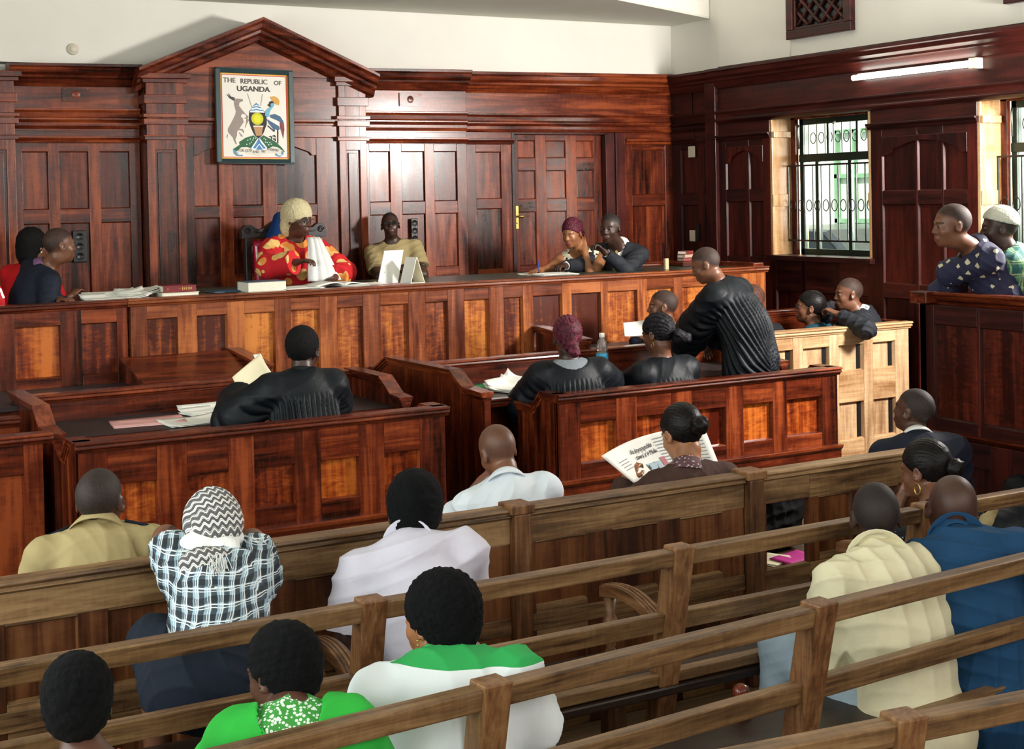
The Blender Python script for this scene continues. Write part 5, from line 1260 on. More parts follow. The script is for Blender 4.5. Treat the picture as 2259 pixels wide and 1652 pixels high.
I=sit('person in pale lilac polo shirt with short round hair, seated upright in the middle row',(916,1128),4.66,(905,1200),4.56,(-.0,-.20,-.53),face=-22,hyaw=-26,hpitch=-6,hs=1.14,tone='dark',hair='smallafro',seed=22,h=.006,shw=.185,s=1.04,
  handL=A(812,1490,y=4.72),handR=A(960,1400,y=5.0),poleL=(-.5,-.3,-1),
  clothes=[top('lilac','polo_shirt',sleeve='short',w=.03,amp=.015,fq=14,i=.022,drop=True),col_('lilac',gap=.5,ht=.020,fall=.03,r=.064),trs('beige','trousers',w=.012)])
I=sit('woman with slicked-back hair and gold hoop, chin on hand, in black polka dots',(2040,1036),4.56,(2062,1118),4.46,(.04,-.10,-.52),face=0,hyaw=16,hpitch=-10,hs=1.08,tone='mid',hair='bun',seed=23,h=.006,
  handL=A(1990,1098,y=4.66),handR=None,poleL=(-.5,.3,-1),curl=1.2,
  clothes=[top('polka','blouse',sleeve='short',amp=.008),trs()])
mb=MB(); c=I['H'](-.088,-.002,-.066); mb.tube([(c[0],c[1]+.017*math.cos(a),c[2]+.024*math.sin(a)) for a in [2*PI*i/16 for i in range(16)]],.0035,6,closed=True); mb.build('hoop_earring',M['brass'],I['root'])
I=sit('person in black clothes cut off by the right edge, in the middle row',(2322,1040),4.34,(2296,1122),4.28,(.04,-.08,-.52),face=-20,hyaw=-20,tone='dark',hair='short',seed=24,shw=.2,clothes=[top('black','jacket',sleeve='long',i=.035,w=.02),trs()])
q=np.array(at(2176,1148,y=4.12))-I['hip']; I['hobj']([rc(q+V(-.03,0,-.035),q+V(0,0,0),.02,.028,.01),rc(q,q+V(.05,0,.035),.028,.015,.01)],C['khaki'],'pale_strap')
I=sit('person in black jacket partly cut off by the right edge, beside the dock',(2345,985),5.36,(2322,1050),5.3,(.0,-.06,-.52),face=-20,hyaw=-20,tone='dark',hair='short',seed=25,shw=.22,clothes=[top('black','jacket',sleeve='long',i=.03,w=.02),trs()])
# --- third row
I=sit('man in cream linen shirt and faded jeans with cropped hair, back turned',(1931,1140),3.80,(1938,1232),3.68,(-.02,-.16,-.53),face=-8,hyaw=-30,hpitch=-4,hs=1.08,tone='deep',hair='crop',seed=26,h=.006,shw=.185,s=1.04,knee=.2,
  handL=A(1800,1440,y=3.98),handR=None,poleL=(-.6,-.6,-.6),knees=(Vector((3.40,4.02,.54)),Vector((3.36,4.03,.1)),Vector((3.62,4.08,.54)),Vector((3.62,4.1,.1))),
  clothes=[top('cream','shirt',sleeve='long',w=.028,amp=.016,fq=15,i=.03,drop=True,nr=.062),col_('cream',gap=.5,ht=.055,fall=.05,r=.066),trs('jeans','jeans',w=.02)])
I=sit('man in denim-blue shirt with shaved head, back turned, right of the cream shirt',(2099,1126),3.70,(2112,1196),3.60,(.03,-.10,-.54),face=-28,hyaw=-52+18,hpitch=-10,hroll=8,hs=1.10,tone='dark',hair=None,seed=27,h=.006,shw=.20,s=1.04,
  handL=None,handR=None,clothes=[top('blue','shirt',sleeve='long',w=.03,amp=.022,fq=15,i=.032,drop=True,nr=.064),col_('blue',gap=.5,ht=.045,fall=.04,r=.07),trs()])
gw=bands('green_and_white_jersey',[(0,(226,232,228)),(.18,(40,150,74)),(.42,(224,230,232)),(.86,(40,160,80)),(1.0,(40,160,80))],.05,.62,.06); C['gw']=gw
I=sit('woman with round afro in green-and-white striped jersey, face turned left',(964,1368),3.50,(978,1462),3.42,(.0,-.08,-.53),face=-22,hyaw=26,hpitch=-6,hs=.96,tone='warm',hair='afro',seed=28,h=.006,shw=.185,
  clothes=[top('gw','jersey',sleeve='short',w=.03,amp=.017,fq=13,i=.024),trs()])
mb=MB()
for k in range(2):
    c=I['H'](-.088,.006,-.036-.012*k); mb.lathe([(.003,-.003),(.004,0),(.003,.003)],8,0,tuple(c))
mb.build('earring',M['brass'],I['root'])
I=sit('child in bright green top with close afro hair, face turned left, front row',(620,1482),3.38,(640,1572),3.28,(.0,-.06,-.5),face=-15,hyaw=28,hpitch=-14,hs=.92,tone='dark',hair='smallafro',seed=29,h=.006,shw=.15,s=.92,
  clothes=[top('gfloral','blouse',sleeve='none',i=.012,nr=.05),top('green','cardigan',sleeve='short',w=.03,amp=.012,i=.03,nr=.095,nf=-.01,nd=.03,fq=14),trs()])
I=sit('child with close black hair and orange print dress, bottom left corner',(172,1552),3.25,(196,1690),3.18,(.0,-.06,-.5),face=-20,hyaw=-16,hpitch=-8,hs=.86,tone='dark',hair='smallafro',seed=30,h=.006,shw=.15,s=.9,
  clothes=[top('oprint','dress',sleeve='short',i=.014,w=.02,nr=.075)])

# ---------------------------------------------------------------- things on the desks and walls
def local(o): return o
def book(label,loc,size,rot=0,cover=(120,20,28),pages=(232,226,208),group=None,tilt=(0,0,0),cat='book',name='book'):
    w,d,h=size; r=empty(name,loc,0,label,cat,group); r.rotation_euler=(tilt[0],tilt[1],rot)
    cm=plain('book_cover_%d_%d_%d'%cover,cover,.5)
    mb=MB(); t=.004
    mb.box(-w/2,w/2,-d/2,d/2,0,t); mb.box(-w/2,w/2,-d/2,d/2,h-t,h); mb.box(-w/2,w/2,-d/2,-d/2+t,0,h); mb.build('cover',cm,r,.002)
    mb=MB(); mb.box(-w/2+.005,w/2-.005,-d/2+.004,d/2-.006,t,h-t); mb.build('pages',plain('page_edges',pages,.8,noise=.08,nscale=90),r)
    return r
def sheet(name,label,loc,w,d,rot=0,mat='paper',curl=.012,seed=0,cat='paper',group=None,th=.0015,stack=1,tilt=(0,0)):
    rs=random.Random(seed); r=None; mb=MB()
    for k in range(stack):
        a=rs.uniform(-.18,.18)*(1 if stack>1 else 0); ox,oy=rs.uniform(-.012,.012)*(stack>1),rs.uniform(-.012,.012)*(stack>1)
        c1,c2=rs.uniform(0,curl),rs.uniform(0,curl)
        def f(u,v,k=k,a=a,ox=ox,oy=oy,c1=c1,c2=c2):
            x,y=(u-.5)*w,(v-.5)*d; X=x*math.cos(a)-y*math.sin(a)+ox; Y=x*math.sin(a)+y*math.cos(a)+oy
            return (X,Y,.001+k*.0032+c1*(abs(u-.5)*2)**3*(u>.5)+c2*(abs(v-.5)*2)**3*(v>.5)+.002*math.sin(u*5+seed))
        mb.grid(f,10,10,0,th)
    o=mb.build(name,M[mat] if isinstance(mat,str) else mat); o.location=loc; o.rotation_euler=(tilt[0],tilt[1],rot)
    return tag(o,label,cat,group)
ZB=1.5635
def on(px,py,z,dz=0): p=at(px,py,z=z); return (p.x,p.y,z+dz)
def onY(px,y,z): # point at depth y, height z on the vertical line of sight of column px
    p=at(px,600,y=y); return (p.x,y,z)
wt=(228,226,216)
sheet('newspaper','crumpled white papers spread at the left end of the judges bench, left of the books',onY(255,9.80,ZB),.42,.26,.1,curl=.05,seed=3,stack=4)
sheet('paper_stack','upper bundle of white papers leaning on the red law book',onY(300,9.93,ZB+.018),.30,.22,-.15,curl=.03,seed=9,stack=7)
book('white book lying under the red law book on the judges bench',onY(388,9.80,ZB),(.27,.19,.028),.04+PI,(226,216,190))
r=book('thick dark red law book lying on top of the white book, spine outward',onY(388,9.80,ZB+.029),(.235,.16,.048),.02,(116,24,34))
mb=MB(); 
for i,(x,hh) in enumerate(((-.085,.012),(.0,.006),(.02,.02),(.032,.014),(.045,.02),(.06,.018),(.072,.02),(.084,.016))): mb.box(x-.003,x+.003,-.0815,-.08,.024-hh/2,.024+hh/2)
tag(mb.build('gilt_title',M['brass'],r),kind='stuff')
book('flat blue folder with papers, left of the thick white book',onY(498,9.95,ZB),(.26,.2,.012),.1,(44,78,104),cat='folder',name='folder')
r=book('thick white-paged book with raised grey-blue cover in front of the judge',onY(577,9.82,ZB),(.30,.21,.075),.06+PI,(70,86,104))
# open book
r=empty('open_book',onY(742,9.86,ZB),.08,'open book with white pages lying before the judge, right of the thick book','book')
mb=MB(); mb.box(-.23,.23,-.13,.13,0,.006); mb.build('cover',M['black'],r,.002)
for q in (-1,1):
    mb=MB(); mb.grid(lambda u,v,q=q:(q*(.005+.215*u),(v-.5)*.24,.008+.030*math.sin(min(1,u*2.2)*PI*.5)*(1-.75*u)+.012*(1-u)),12,4,0,.007); mb.build('pages',M['paper'],r)
sheet('loose_papers','loose white sheets between the thick book and the open book',onY(662,9.80,ZB),.30,.2,.05,seed=5,stack=5)
sheet('loose_papers','fan of white papers right of the open book on the judges bench',onY(795,9.82,ZB),.34,.22,-.1,seed=6,stack=6)
book('thin pink file with white papers below the leaning white board',onY(852,9.72,ZB),(.27,.17,.012),.06,(206,140,150),cat='folder',name='folder')
# leaning white board (back of a desk calendar)
r=empty('desk_calendar',onY(860,10.0,ZB),.1,'white board-backed desk calendar standing in front of the officer','calendar')
mb=MB(); mb.hexa([(-.12,-.02,0),(.06,-.02,0),(.06,-.012,0),(-.12,-.012,0),(-.01,.06,.25),(.165,.06,.25),(.165,.068,.25),(-.01,.068,.25)]); mb.build('board',M['paper'],r,.002)
mb=MB(); mb.hexa([(-.017,.0565,.228),(.160,.0565,.228),(.160,.0585,.228),(-.017,.0585,.228),(-.015,.059,.232),(.163,.059,.232),(.163,.061,.232),(-.015,.061,.232)]); mb.build('seam',M['black'],r)
mb=MB(); mb.tube([(-.045,-.002,.09),(-.04,.03,.05),(-.035,.06,.003)],.002,6); mb.tube([(.09,.01,.11),(.09,.04,.05),(.095,.07,.003)],.002,6); mb.build('prop_wire',M['steel'],r)
r=empty('tent_calendar',onY(913,9.86,ZB),.25,'folded tent-shaped card calendar standing right of the white board','calendar')
mb=MB(); mb.hexa([(-.085,-.06,0),(-.075,.08,0),(-.069,.08,0),(-.079,-.06,0),(-.022,-.06,.20),(-.012,.08,.20),(-.006,.08,.20),(-.016,-.06,.20)]); mb.build('left_leaf',M['paper'],r,.001)
mb=MB(); mb.hexa([(.055,-.06,.0),(.065,.08,0),(.071,.08,0),(.061,-.06,0),(-.018,-.06,.20),(-.008,.08,.20),(-.002,.08,.20),(-.012,-.06,.20)]); mb.build('right_leaf',M['paper2'],r,.001)
mb=MB(); mb.box(-.08,.065,-.06,.08,0,.004); mb.build('base_card',M['paper'],r,.001)
sheet('writing_paper','white sheet under the writing womans hand',onY(1176,10.15,ZB),.2,.16,.1,seed=11,stack=2)
sheet('writing_paper','white papers under the suited mans outstretched hand',onY(1226,9.93,ZB),.34,.17,-.05,seed=12,stack=4)
r=empty('wooden_block',onY(1470,9.70,1.576),0,'small upright pale wooden block standing on the right part of the judges bench','block')
mb=MB(); mb.box(-.018,.018,-.015,.015,0,.095); mb.build('block_body',wood('pale_block_wood',(190,150,110),(216,180,140),(232,200,160),'z'),r,.004)
for i,(c,lab) in enumerate((((120,40,34),'lowest red book of the small stack in the dark corner right of the door'),((196,160,140),'middle pale book of the small stack in the dark corner right of the door'),((130,50,44),'topmost red book of the small stack in the dark corner right of the door'))):
    p=at(1512,575,y=10.4); book(lab,(p.x,p.y,1.60+.032*i),(.12,.1,.03),.2*i,c,group=None)
mb=MB(); 
r=empty('side_table',(0,0,0),0,'small dark side table in the corner right of the door carrying the stack of books','table'); p=at(1512,575,y=10.4)
mb.box(p.x-.16,p.x+.1,10.22,10.55,1.565,1.598); mb.build('table_top',M['mah_x'],r,.004)
mb=MB(); mb.box(p.x-.13,p.x+.07,10.26,10.52,.72,1.565); mb.build('cabinet',M['mah_z'],r,.004)
# counsel desks
ZD=.9165
def folder(label,px,y,z,w,d,rot,rgb,seed=0,th=.01):
    r=empty('folder',onY(px,y,z),rot,label,'folder'); m_=plain('card_%d_%d_%d'%rgb,rgb,.7,noise=.04)
    mb=MB(); mb.grid(lambda u,v:((u-.5)*w,(v-.5)*d,.002+.001*math.sin(u*4)),8,4,0,.002); mb.build('back_flap',m_,r)
    mb=MB(); mb.grid(lambda u,v:((u-.5)*w,(v-.5)*d*.98,th+.008*u*v),8,4,0,.002); mb.build('front_flap',m_,r)
    mb=MB(); mb.box(-w/2+.01,w/2-.012,-d/2+.01,d/2-.01,.003,th-.002); mb.build('contents',M['paper'],r)
    return r
folder('pink folder lying on the lone lawyers desk, furthest left',318,8.32,ZD,.42,.26,-.12,(222,164,160))
sheet('papers','white papers beside the pink folder on the lone lawyers desk',onY(418,8.18,ZD),.36,.24,.2,seed=21,stack=4)
sheet('papers','upper white papers against the desk front, beside the lone lawyers sleeve',onY(470,8.52,ZD+.004),.42,.20,.1,seed=22,stack=5,curl=.03)
folder('olive folder under the papers near the lone lawyers sleeve',497,8.36,ZD+.001,.24,.2,.3,(150,140,84))
# sheet held up by the lone lawyer
def held(label,cs,name='held_paper',mat='paper2',bul=.03,n=12,cat='paper'):
    TL,TR,BL,BR=[Vector(c) for c in cs]
    nn=(TR-TL).cross(BL-TL).normalized(); mb=MB()
    mb.grid(lambda u,v:tuple((TL*(1-u)+TR*u)*(1-v)+(BL*(1-u)+BR*u)*v+nn*bul*math.sin(PI*u)*(.4+.6*v)),n,n,0,.002)
    return tag(mb.build(name,M[mat]),label,cat)
held('large cream sheet held up by the lone lawyer',[at(512,832,y=8.12),at(572,782,y=8.25),at(545,898,y=8.05),at(606,832,y=8.08)],bul=.02)
held('folded white sheet behind the cream sheet held by the lone lawyer',[at(558,782,y=8.30),at(575,780,y=8.30),at(575,818,y=8.2),at(592,815,y=8.2)],mat='paper',bul=.005)
folder('green folder on the desk left of the burgundy-haired lawyer',1082,8.42,ZD,.36,.27,.25,(60,160,104))
sheet('papers','crumpled white papers beside the green folder',onY(1126,8.22,ZD+.005),.26,.28,.5,seed=31,stack=6,curl=.06)
# bottle
p=onY(1325,8.50,ZD); r=empty('water_bottle',p,0,'clear plastic water bottle with blue label between the first two gowned lawyers','bottle')
t=NT('clear_plastic'); t.b.inputs['Transmission Weight'].default_value=.85; t.b.inputs['Roughness'].default_value=.08; t.b.inputs['IOR'].default_value=1.2; t.b.inputs['Base Color'].default_value=(.85,.93,.95,1)
mb=MB(); mb.lathe([(.001,0),(.032,.002),(.034,.01),(.034,.10),(.036,.12),(.034,.145),(.030,.16),(.028,.165),(.033,.175),(.034,.20),(.030,.225),(.018,.25),(.014,.26),(.014,.272)],24); mb.build('bottle_body',t.m,r); r.scale=(1.2,1.2,1.05)
mb=MB(); mb.lathe([(.0345,.095),(.0362,.098),(.0362,.150),(.0345,.153)],24); mb.build('blue_label',plain('blue_label',(40,160,204),.4),r)
mb=MB(); mb.lathe([(.0345,.03),(.0352,.033),(.0352,.083),(.0345,.085)],24); mb.build('white_label',M['paper'],r)
mb=MB(); mb.lathe([(.0155,.262),(.0165,.264),(.0165,.288),(.015,.291),(.001,.291)],20); mb.build('cap',M['paper'],r)
sheet('papers','strip of white papers on the clerks desk, right of the water bottle',onY(1375,8.95,1.022),.42,.16,.0,seed=33,stack=3)
r=empty('mobile_phone',onY(1300,8.92,1.022),.1,'black mobile phone on the clerks desk left of the water bottle','phone'); mb=MB(); mb.box(-.06,.06,-.03,.03,0,.014); mb.build('phone_body',M['black'],r,.005)
mb=MB(); mb.box(-.05,.05,-.024,.024,.0142,.0148); mb.build('screen',M['steel'],r)
held('white paper held upright in front of the bald clerk',[at(1374,712,y=9.12),at(1432,704,y=9.0),at(1378,742,y=9.08),at(1438,736,y=8.98)],mat='paper',bul=.03)
# pew seat
sheet('yellow_paper','yellow paper on the panelled pew, seen through the missing panel',on(1692,1236,.457,.001),.16,.16,.4,mat='paper2',seed=41,stack=2)
folder('magenta folder on the panelled pew, seen through the missing panel',1742,5.17,.458,.20,.14,.15,(206,40,150))
def coat():
    pl=[el(V(0,0,.12),(.17,.10,.17),None,.05),el(V(.12,.02,.20),(.10,.08,.16),None,.05),el(V(-.10,0,.08),(.12,.11,.10),None,.05)]
    P,F=Vol(pl,.01).mesh(1); P=folds(P,normals(P,F),5,.012,20); P[:,2]=np.maximum(P[:,2],.0)
    q=at(1738,1150,y=5.22); r=mesh_obj('black_coat',P+np.array([q.x+.04,5.40,.457]),F,C['coatb'],None); tag(r,'folded black coat on the panelled pew behind the missing panel','coat')
coat()
# newspaper of the reading woman
TL,TR,BL,BR=at(1326,1006,y=5.60),at(1550,934,y=5.80),at(1398,1066,y=5.58),at(1586,1024,y=5.72)
r=empty('newspaper',(TL+BR)/2,0,'open newspaper held by the woman in brown, headline on its left page','newspaper')
inv=Matrix.Translation(-Vector(r.location))
def npg(u,v):
    p=(TL*(1-u)+TR*u)*(1-v)+(BL*(1-u)+BR*u)*v; return p+Vector((0,.10*math.sin(PI*min(1,u*1.0)),0))*(1)
mb=MB(inv); mb.grid(npg,20,10,0,.0015); mb.build('page',M['paper'],r)
def ntext(txt,u0,v0,u1,sz,mat):
    a=npg(u0,v0); b=npg(u1,v0-.02); dn=npg(u0,v0+.1)-a
    x=(b-a).normalized(); z=x.cross(-dn).normalized(); y=z.cross(x)
    if z.y>0: pass
    Mx=Matrix((x,y,z)).transposed().to_4x4(); Mx.translation=a-Vector(r.location)+z*.006; font_mesh('headline',txt,sz,mat,r,Mx)
ink=plain('newsprint_ink',(60,60,62),.8)
ntext("fe leyongedde mu",.27,.34,.5,.034,ink); ntext("tawa z'e Mukono",.28,.52,.5,.034,ink)
mb=MB(inv)
for j in range(9):
    for (ua,ub,va) in ((.56,.66,.12),(.70,.80,.1),(.84,.95,.12),(.08,.2,.36)):
        v=va+.085*j
        if v<.95 and not(ua<.1 and j>3):
            for k in range(3):
                u0=ua+(ub-ua)*k/3; u1=ua+(ub-ua)*(k+1)/3-.002
                o_=Vector((0,-.004,0)); mb.add([npg(u0,v)+o_,npg(u1,v)+o_,npg(u1,v+.025)+o_,npg(u0,v+.025)+o_],[(0,1,2,3)])
mb.build('text_columns',plain('faint_print',(150,150,150),.8),r)
mb=MB(inv); 
def patch(ua,ub,va,vb,n=4):
    for k in range(n):
        u0=ua+(ub-ua)*k/n; u1=ua+(ub-ua)*(k+1)/n; o_=Vector((0,-.005,0)); mb.add([npg(u0,va)+o_,npg(u1,va)+o_,npg(u1,vb)+o_,npg(u0,vb)+o_],[(0,1,2,3)])
patch(.34,.50,.70,.98); mb.build('photograph',spots('news_photo',(60,60,50),(170,190,200),26,.5),r)
mb=MB(inv); patch(.52,.57,.62,.85,2); mb.build('colour_ad',plain('pink_advert',(190,120,130),.8),r)
# judge's chair
r=empty('judges_chair',at(612,540,y=10.84),0,'high-backed carved black chair with magenta leather back behind the judge','chair'); c=Vector(r.location); r.location=(c.x+.06,10.86,.72)
dkw=wood('ebonised_carved_wood',(12,8,8),(30,20,18),(56,40,34),'x',rough=.35,coat=.3)
mb=MB(); mb.box(-.33,-.28,-.03,.03,0,1.30); mb.build('post',dkw,r,.008)
mb=MB(); mb.box(.28,.33,-.03,.03,0,1.30); mb.build('post',dkw,r,.008)
mb=MB(); mb.grid(lambda u,v:((u-.5)*.52,-.03-.035*math.sin(PI*u)*math.sin(PI*v),.62+.56*v),12,12,0,.03); mb.build('leather_back',plain('magenta_leather',(168,14,62),.22,noise=.15,coat=.4),r)
mb=MB(); prof=[(-.36,1.20),(-.36,1.27),(-.33,1.31),(-.28,1.31),(-.24,1.28),(-.19,1.275),(-.10,1.33),(0,1.37),(.10,1.33),(.19,1.275),(.24,1.28),(.28,1.31),(.33,1.31),(.36,1.27),(.36,1.20)]
mb.prism(prof,'y',-.035,.03); 
for q in (-1,1):
    mb.tube([(q*(.31+.028*math.cos(a)*(1-a/14)),-.04,1.262+.028*math.sin(a)*(1-a/14)) for a in [i*.6 for i in range(18)]],.006,6)
    mb.tube([(q*x,-.04,z-.018) for x,z in ((.26,1.27),(.19,1.265),(.10,1.32),(.0,1.355))],.007,6)
    mb.tube([(q*x,-.04,z-.03) for x,z in ((.30,1.24),(.15,1.245),(.0,1.25))],.006,6)
mb.build('carved_crest',dkw,r,.004)
mb=MB(); mb.box(-.30,.30,-.55,.0,.46,.54); mb.build('seat',plain('magenta_leather_seat',(168,14,62),.25),r,.02)
for x in (-.30,.26):
    mb=MB(); mb.box(x,x+.045,-.53,-.48,0,.47); mb.build('leg',dkw,r,.006)
# blue jacket hung on the chair
def jacket():
    q=at(612,466,y=10.82)
    pl=[rc(V(0,0,0),V(-.03,-.02,-.16),.055,.085,.05),rc(V(-.03,-.02,-.16),V(-.05,-.02,-.50),.085,.09,.05),rc(V(.02,0,-.04),V(.16,0,-.12),.06,.07,.05),rc(V(.16,0,-.12),V(.17,0,-.5),.07,.08,.05)]
    P,F=Vol(pl,.009).mesh(1); P=folds(P,normals(P,F),9,.012,22); P=P+np.array([q.x+.01,10.80,q.z-.055])
    tag(mesh_obj('blue_jacket',P,F,cloth('blue_satin_cloth',(14,52,104),.5),None),'blue jacket hung over the back of the judges chair','jacket')
jacket()
r=empty('red_chair',(0,0,0),0,'edge of a shiny red chair back cut off by the left edge of the picture','chair'); q=at(-14,655,y=9.98)
mb=MB(); mb.prism([(q.x-.22,1.2),(q.x-.22,1.70),(q.x-.02,1.715),(q.x+.05,1.68),(q.x+.075,1.60),(q.x+.08,1.2)],'y',9.96,10.02); mb.build('chair_back',plain('red_leather',(196,20,30),.2,coat=.5),r,.02)
mb=MB(); mb.box(q.x-.22,q.x+.07,9.98,10.3,1.16,1.21); mb.build('seat',plain('red_leather_seat',(176,20,30),.25),r,.02)
mb=MB(); mb.tube([(q.x-.05,10.1,.72),(q.x-.05,10.1,1.17)],.03,10); mb.build('pedestal',M['black'],r)
# pen of the man at far left
mb=MB(); mb.tube([at(140,662,y=9.86),at(160,652,y=9.80)],.004,8); tag(mb.build('pencil',M['steel']),'slim pale pen held by the man in navy','pen')
# ---------------------------------------------------------------- framed coat of arms
ctr=at(562,257,y=11.235)
r=empty('framed_emblem',ctr,0,'framed painted coat of arms hanging below the pediment','picture'); r.rotation_euler=(math.radians(-2.5),math.radians(.9),0)
K=.674/1195
def E(px,py): return ((px-690)*K,-(py-812)*.79/1500)
LZ=[0]
def flat(name,polys,rgb,parent=None,rough=.6,layer=1):
    mb=MB(); y0=-.003-.0012*layer
    for poly in polys: mb.prism([E(*p) for p in poly],'y',y0,-.002)
    return mb.build(name,plain('paint_'+name+'_%d'%rgb[0],rgb,rough,noise=.05),parent or r)
def circ(cx,cy,rx,ry=None,n=20,a0=0,a1=2*PI): 
    ry=ry or rx; return [(cx+rx*math.cos(a0+(a1-a0)*i/n),cy+ry*math.sin(a0+(a1-a0)*i/n)) for i in range(n)]
mb=MB(); mb.box(-.305,.305,-.003,.006,-.36,.36); bd=mb.build('board',plain('painted_board',(232,226,214),.5,noise=.02),r)
a,b,cc,dd=-.336,.336,-.394,.394; w=.042
mb=MB(); 
mb.hexa([(a,-.032,cc),(b,-.032,cc),(b,.012,cc),(a,.012,cc),(a+w,-.014,cc+w),(b-w,-.014,cc+w),(b-w,.012,cc+w),(a+w,.012,cc+w)])
mb.hexa([(a+w,-.014,dd-w),(b-w,-.014,dd-w),(b-w,.012,dd-w),(a+w,.012,dd-w),(a,-.032,dd),(b,-.032,dd),(b,.012,dd),(a,.012,dd)])
mb.box(a,a+w,-.026,.012,cc+.01,dd-.01); mb.box(b-w,b,-.026,.012,cc+.01,dd-.01)
mb.build('frame',plain('dark_teal_frame',(36,58,62),.35,noise=.25,coat=.3),r,.004)
def ring(x0,x1,y0,y1,t): return [[(x0,y0),(x1,y0),(x1,y0+t),(x0,y0+t)],[(x0,y1-t),(x1,y1-t),(x1,y1),(x0,y1)],[(x0,y0),(x0+t,y0),(x0+t,y1),(x0,y1)],[(x1-t,y0),(x1,y0),(x1,y1),(x1-t,y1)]]
flat('yellow_border',ring(168,1212,140,1484,18),(226,170,30)); flat('red_border',ring(190,1190,162,1462,12),(206,60,36),layer=2)
def text(txt,px,py,h,wfac,rgb,parent,bold=.0,name='lettering',rot=0):
    x,z=E(px,py); Mx=Matrix.Translation((x,-.0062 if name=='lettering' else -.0105,z))@Euler((PI/2,-rot,0)).to_matrix().to_4x4()@Matrix.Diagonal((wfac,1,1,1))
    font_mesh(name,txt,h*K*1.38,plain('paint_letters_%d'%rgb[0],rgb,.6),parent,Mx,.0006,bold,'CENTER')
text('THE',315,292,74,1.0,(70,60,56),r,.0004); text('REPUBLIC',686,300,74,.94,(70,60,56),r,.0004); text('OF',1052,304,66,1.0,(80,70,66),r,.0004); text('UGANDA',675,418,76,1.12,(44,38,38),r,.0012)
flat('spears',[[(575,455),(590,455),(655,670),(640,670)],[(805,455),(820,455),(790,640),(775,640)]],(170,165,150))
flat('antelope',[[(380,545),(425,540),(510,545),(515,575),(460,600),(450,650),(500,720),(590,820),(575,850),(500,850),(520,900),(440,1020),(415,1060),(410,1120),(385,1180),(405,1250),(390,1255),(360,1190),(350,1150),(280,1070),(275,1020),(340,900),(390,800),(405,740),(380,640)],
  [(560,840),(600,870),(560,940),(545,990),(535,985),(550,930)],[(440,1010),(500,1015),(520,1050),(510,1080),(490,1040),(440,1030)],[(440,1060),(480,1100),(500,1130),(480,1135),(455,1100)],[(262,1110),(275,1100),(265,1160),(255,1155)]],(150,136,128),layer=2)
flat('horns',[[(268,480),(276,478),(330,530),(385,555),(372,575),(310,535)],[(292,465),(300,465),(330,510),(395,530),(385,548),(325,525)]],(40,34,34),layer=3)
flat('antelope_mark',[circ(515,812,38,34)],(236,230,220),layer=3)
flat('shield',[[(605,735),(715,600),(840,735),(872,860),(868,930),(820,1060),(790,1110),(735,1160),(680,1110),(650,1050),(605,930),(597,850)]],(18,16,22),layer=2)
flat('shield_waves',[[(610,750),(640,690),(665,650),(715,600),(765,650),(800,690),(838,750)]],(232,236,240),layer=3)
flat('blue_waves',[[(668,645),(715,598),(765,645),(740,640),(715,625),(690,640)],[(640,682),(665,660),(715,648),(770,660),(795,682),(750,675),(715,665),(680,675)],[(617,722),(625,708),(660,705),(715,692),(775,705),(815,708),(825,722),(770,722),(715,712),(660,722)]],(66,134,176),layer=4)
flat('sun',[circ(725,847,92,96,28)],(206,206,20),layer=3); flat('sun_core',[circ(725,847,58,60,16)],(226,222,40),layer=4)
flat('drum',[[(660,965),(812,965),(800,1010),(785,1112),(700,1115),(685,1060)]],(188,140,96),layer=3); flat('drum_lid',[[(660,955),(815,955),(812,975),(662,975)]],(232,222,204),layer=4)
flat('crane_body',[[(925,780),(1000,765),(1080,800),(1130,880),(1140,960),(1100,900),(1010,860),(920,820)],[(870,850),(960,900),(1060,960),(1070,1000),(1040,1030),(1000,1000),(990,1040),(965,1000),(900,920)]],(62,96,128),layer=2)
flat('crane_wing',[[(1070,880),(1130,920),(1140,1000),(1120,1150),(1100,1070),(1075,980)]],(128,54,60),layer=3)
flat('crane_white',[[(880,815),(960,830),(1070,890),(1065,950),(960,900),(880,850)]],(236,232,226),layer=2)
flat('crane_neck',[[(930,580),(985,580),(990,630),(930,710),(910,760),(915,800),(870,820),(845,790),(850,730),(880,690),(935,650)]],(112,176,204),layer=4)
flat('crane_crest',[circ(985,560,1,1,3),[(925,495),(990,480),(1050,510),(1075,560),(1062,625),(990,600),(955,550)]],(212,160,70),layer=3)
flat('crane_head',[[(915,575),(950,560),(985,575),(980,590),(940,600),(925,625),(945,645),(915,655),(905,640),(885,625),(912,605)]],(24,22,26),layer=5)
flat('crane_legs',[[(875,955),(890,950),(990,1035),(980,1050)],[(1028,1020),(1045,1020),(1040,1230),(1025,1230)],[(895,1120),(925,1110),(950,1130),(935,1180),(925,1175),(932,1135),(905,1130)],[(950,1110),(985,1095),(1005,1120),(990,1140),(985,1115),(965,1125)],[(960,1150),(1000,1150),(1005,1190),(985,1200),(985,1170),(960,1170)]],(36,32,34),layer=4)
flat('mound',[[(660,1110),(735,1165),(815,1105),(900,1150),(1010,1215),(1090,1290),(1140,1360),(1060,1360),(870,1330),(620,1330),(380,1360),(350,1330),(450,1260),(440,1220),(540,1150)]],(20,92,52),layer=2)
flat('river_white',[[(720,1160),(760,1160),(870,1310),(860,1340),(630,1340),(620,1310)]],(236,238,240),layer=3)
flat('river_blue',[[(735,1165),(750,1170),(770,1220),(845,1310),(810,1320),(745,1235),(680,1320),(645,1310),(705,1220)],[(745,1255),(800,1335),(690,1335)]],(72,130,182),layer=4)
flat('white_flowers',[[(x,y),(x+16,y-8),(x+20,y+8),(x+4,y+14)] for x,y in ((560,1185),(600,1165),(650,1150),(615,1215),(545,1250),(590,1240),(640,1180),(810,1150),(835,1170),(830,1210),(860,1215),(900,1215),(920,1240),(880,1250),(680,1150))],(226,232,224),layer=4)
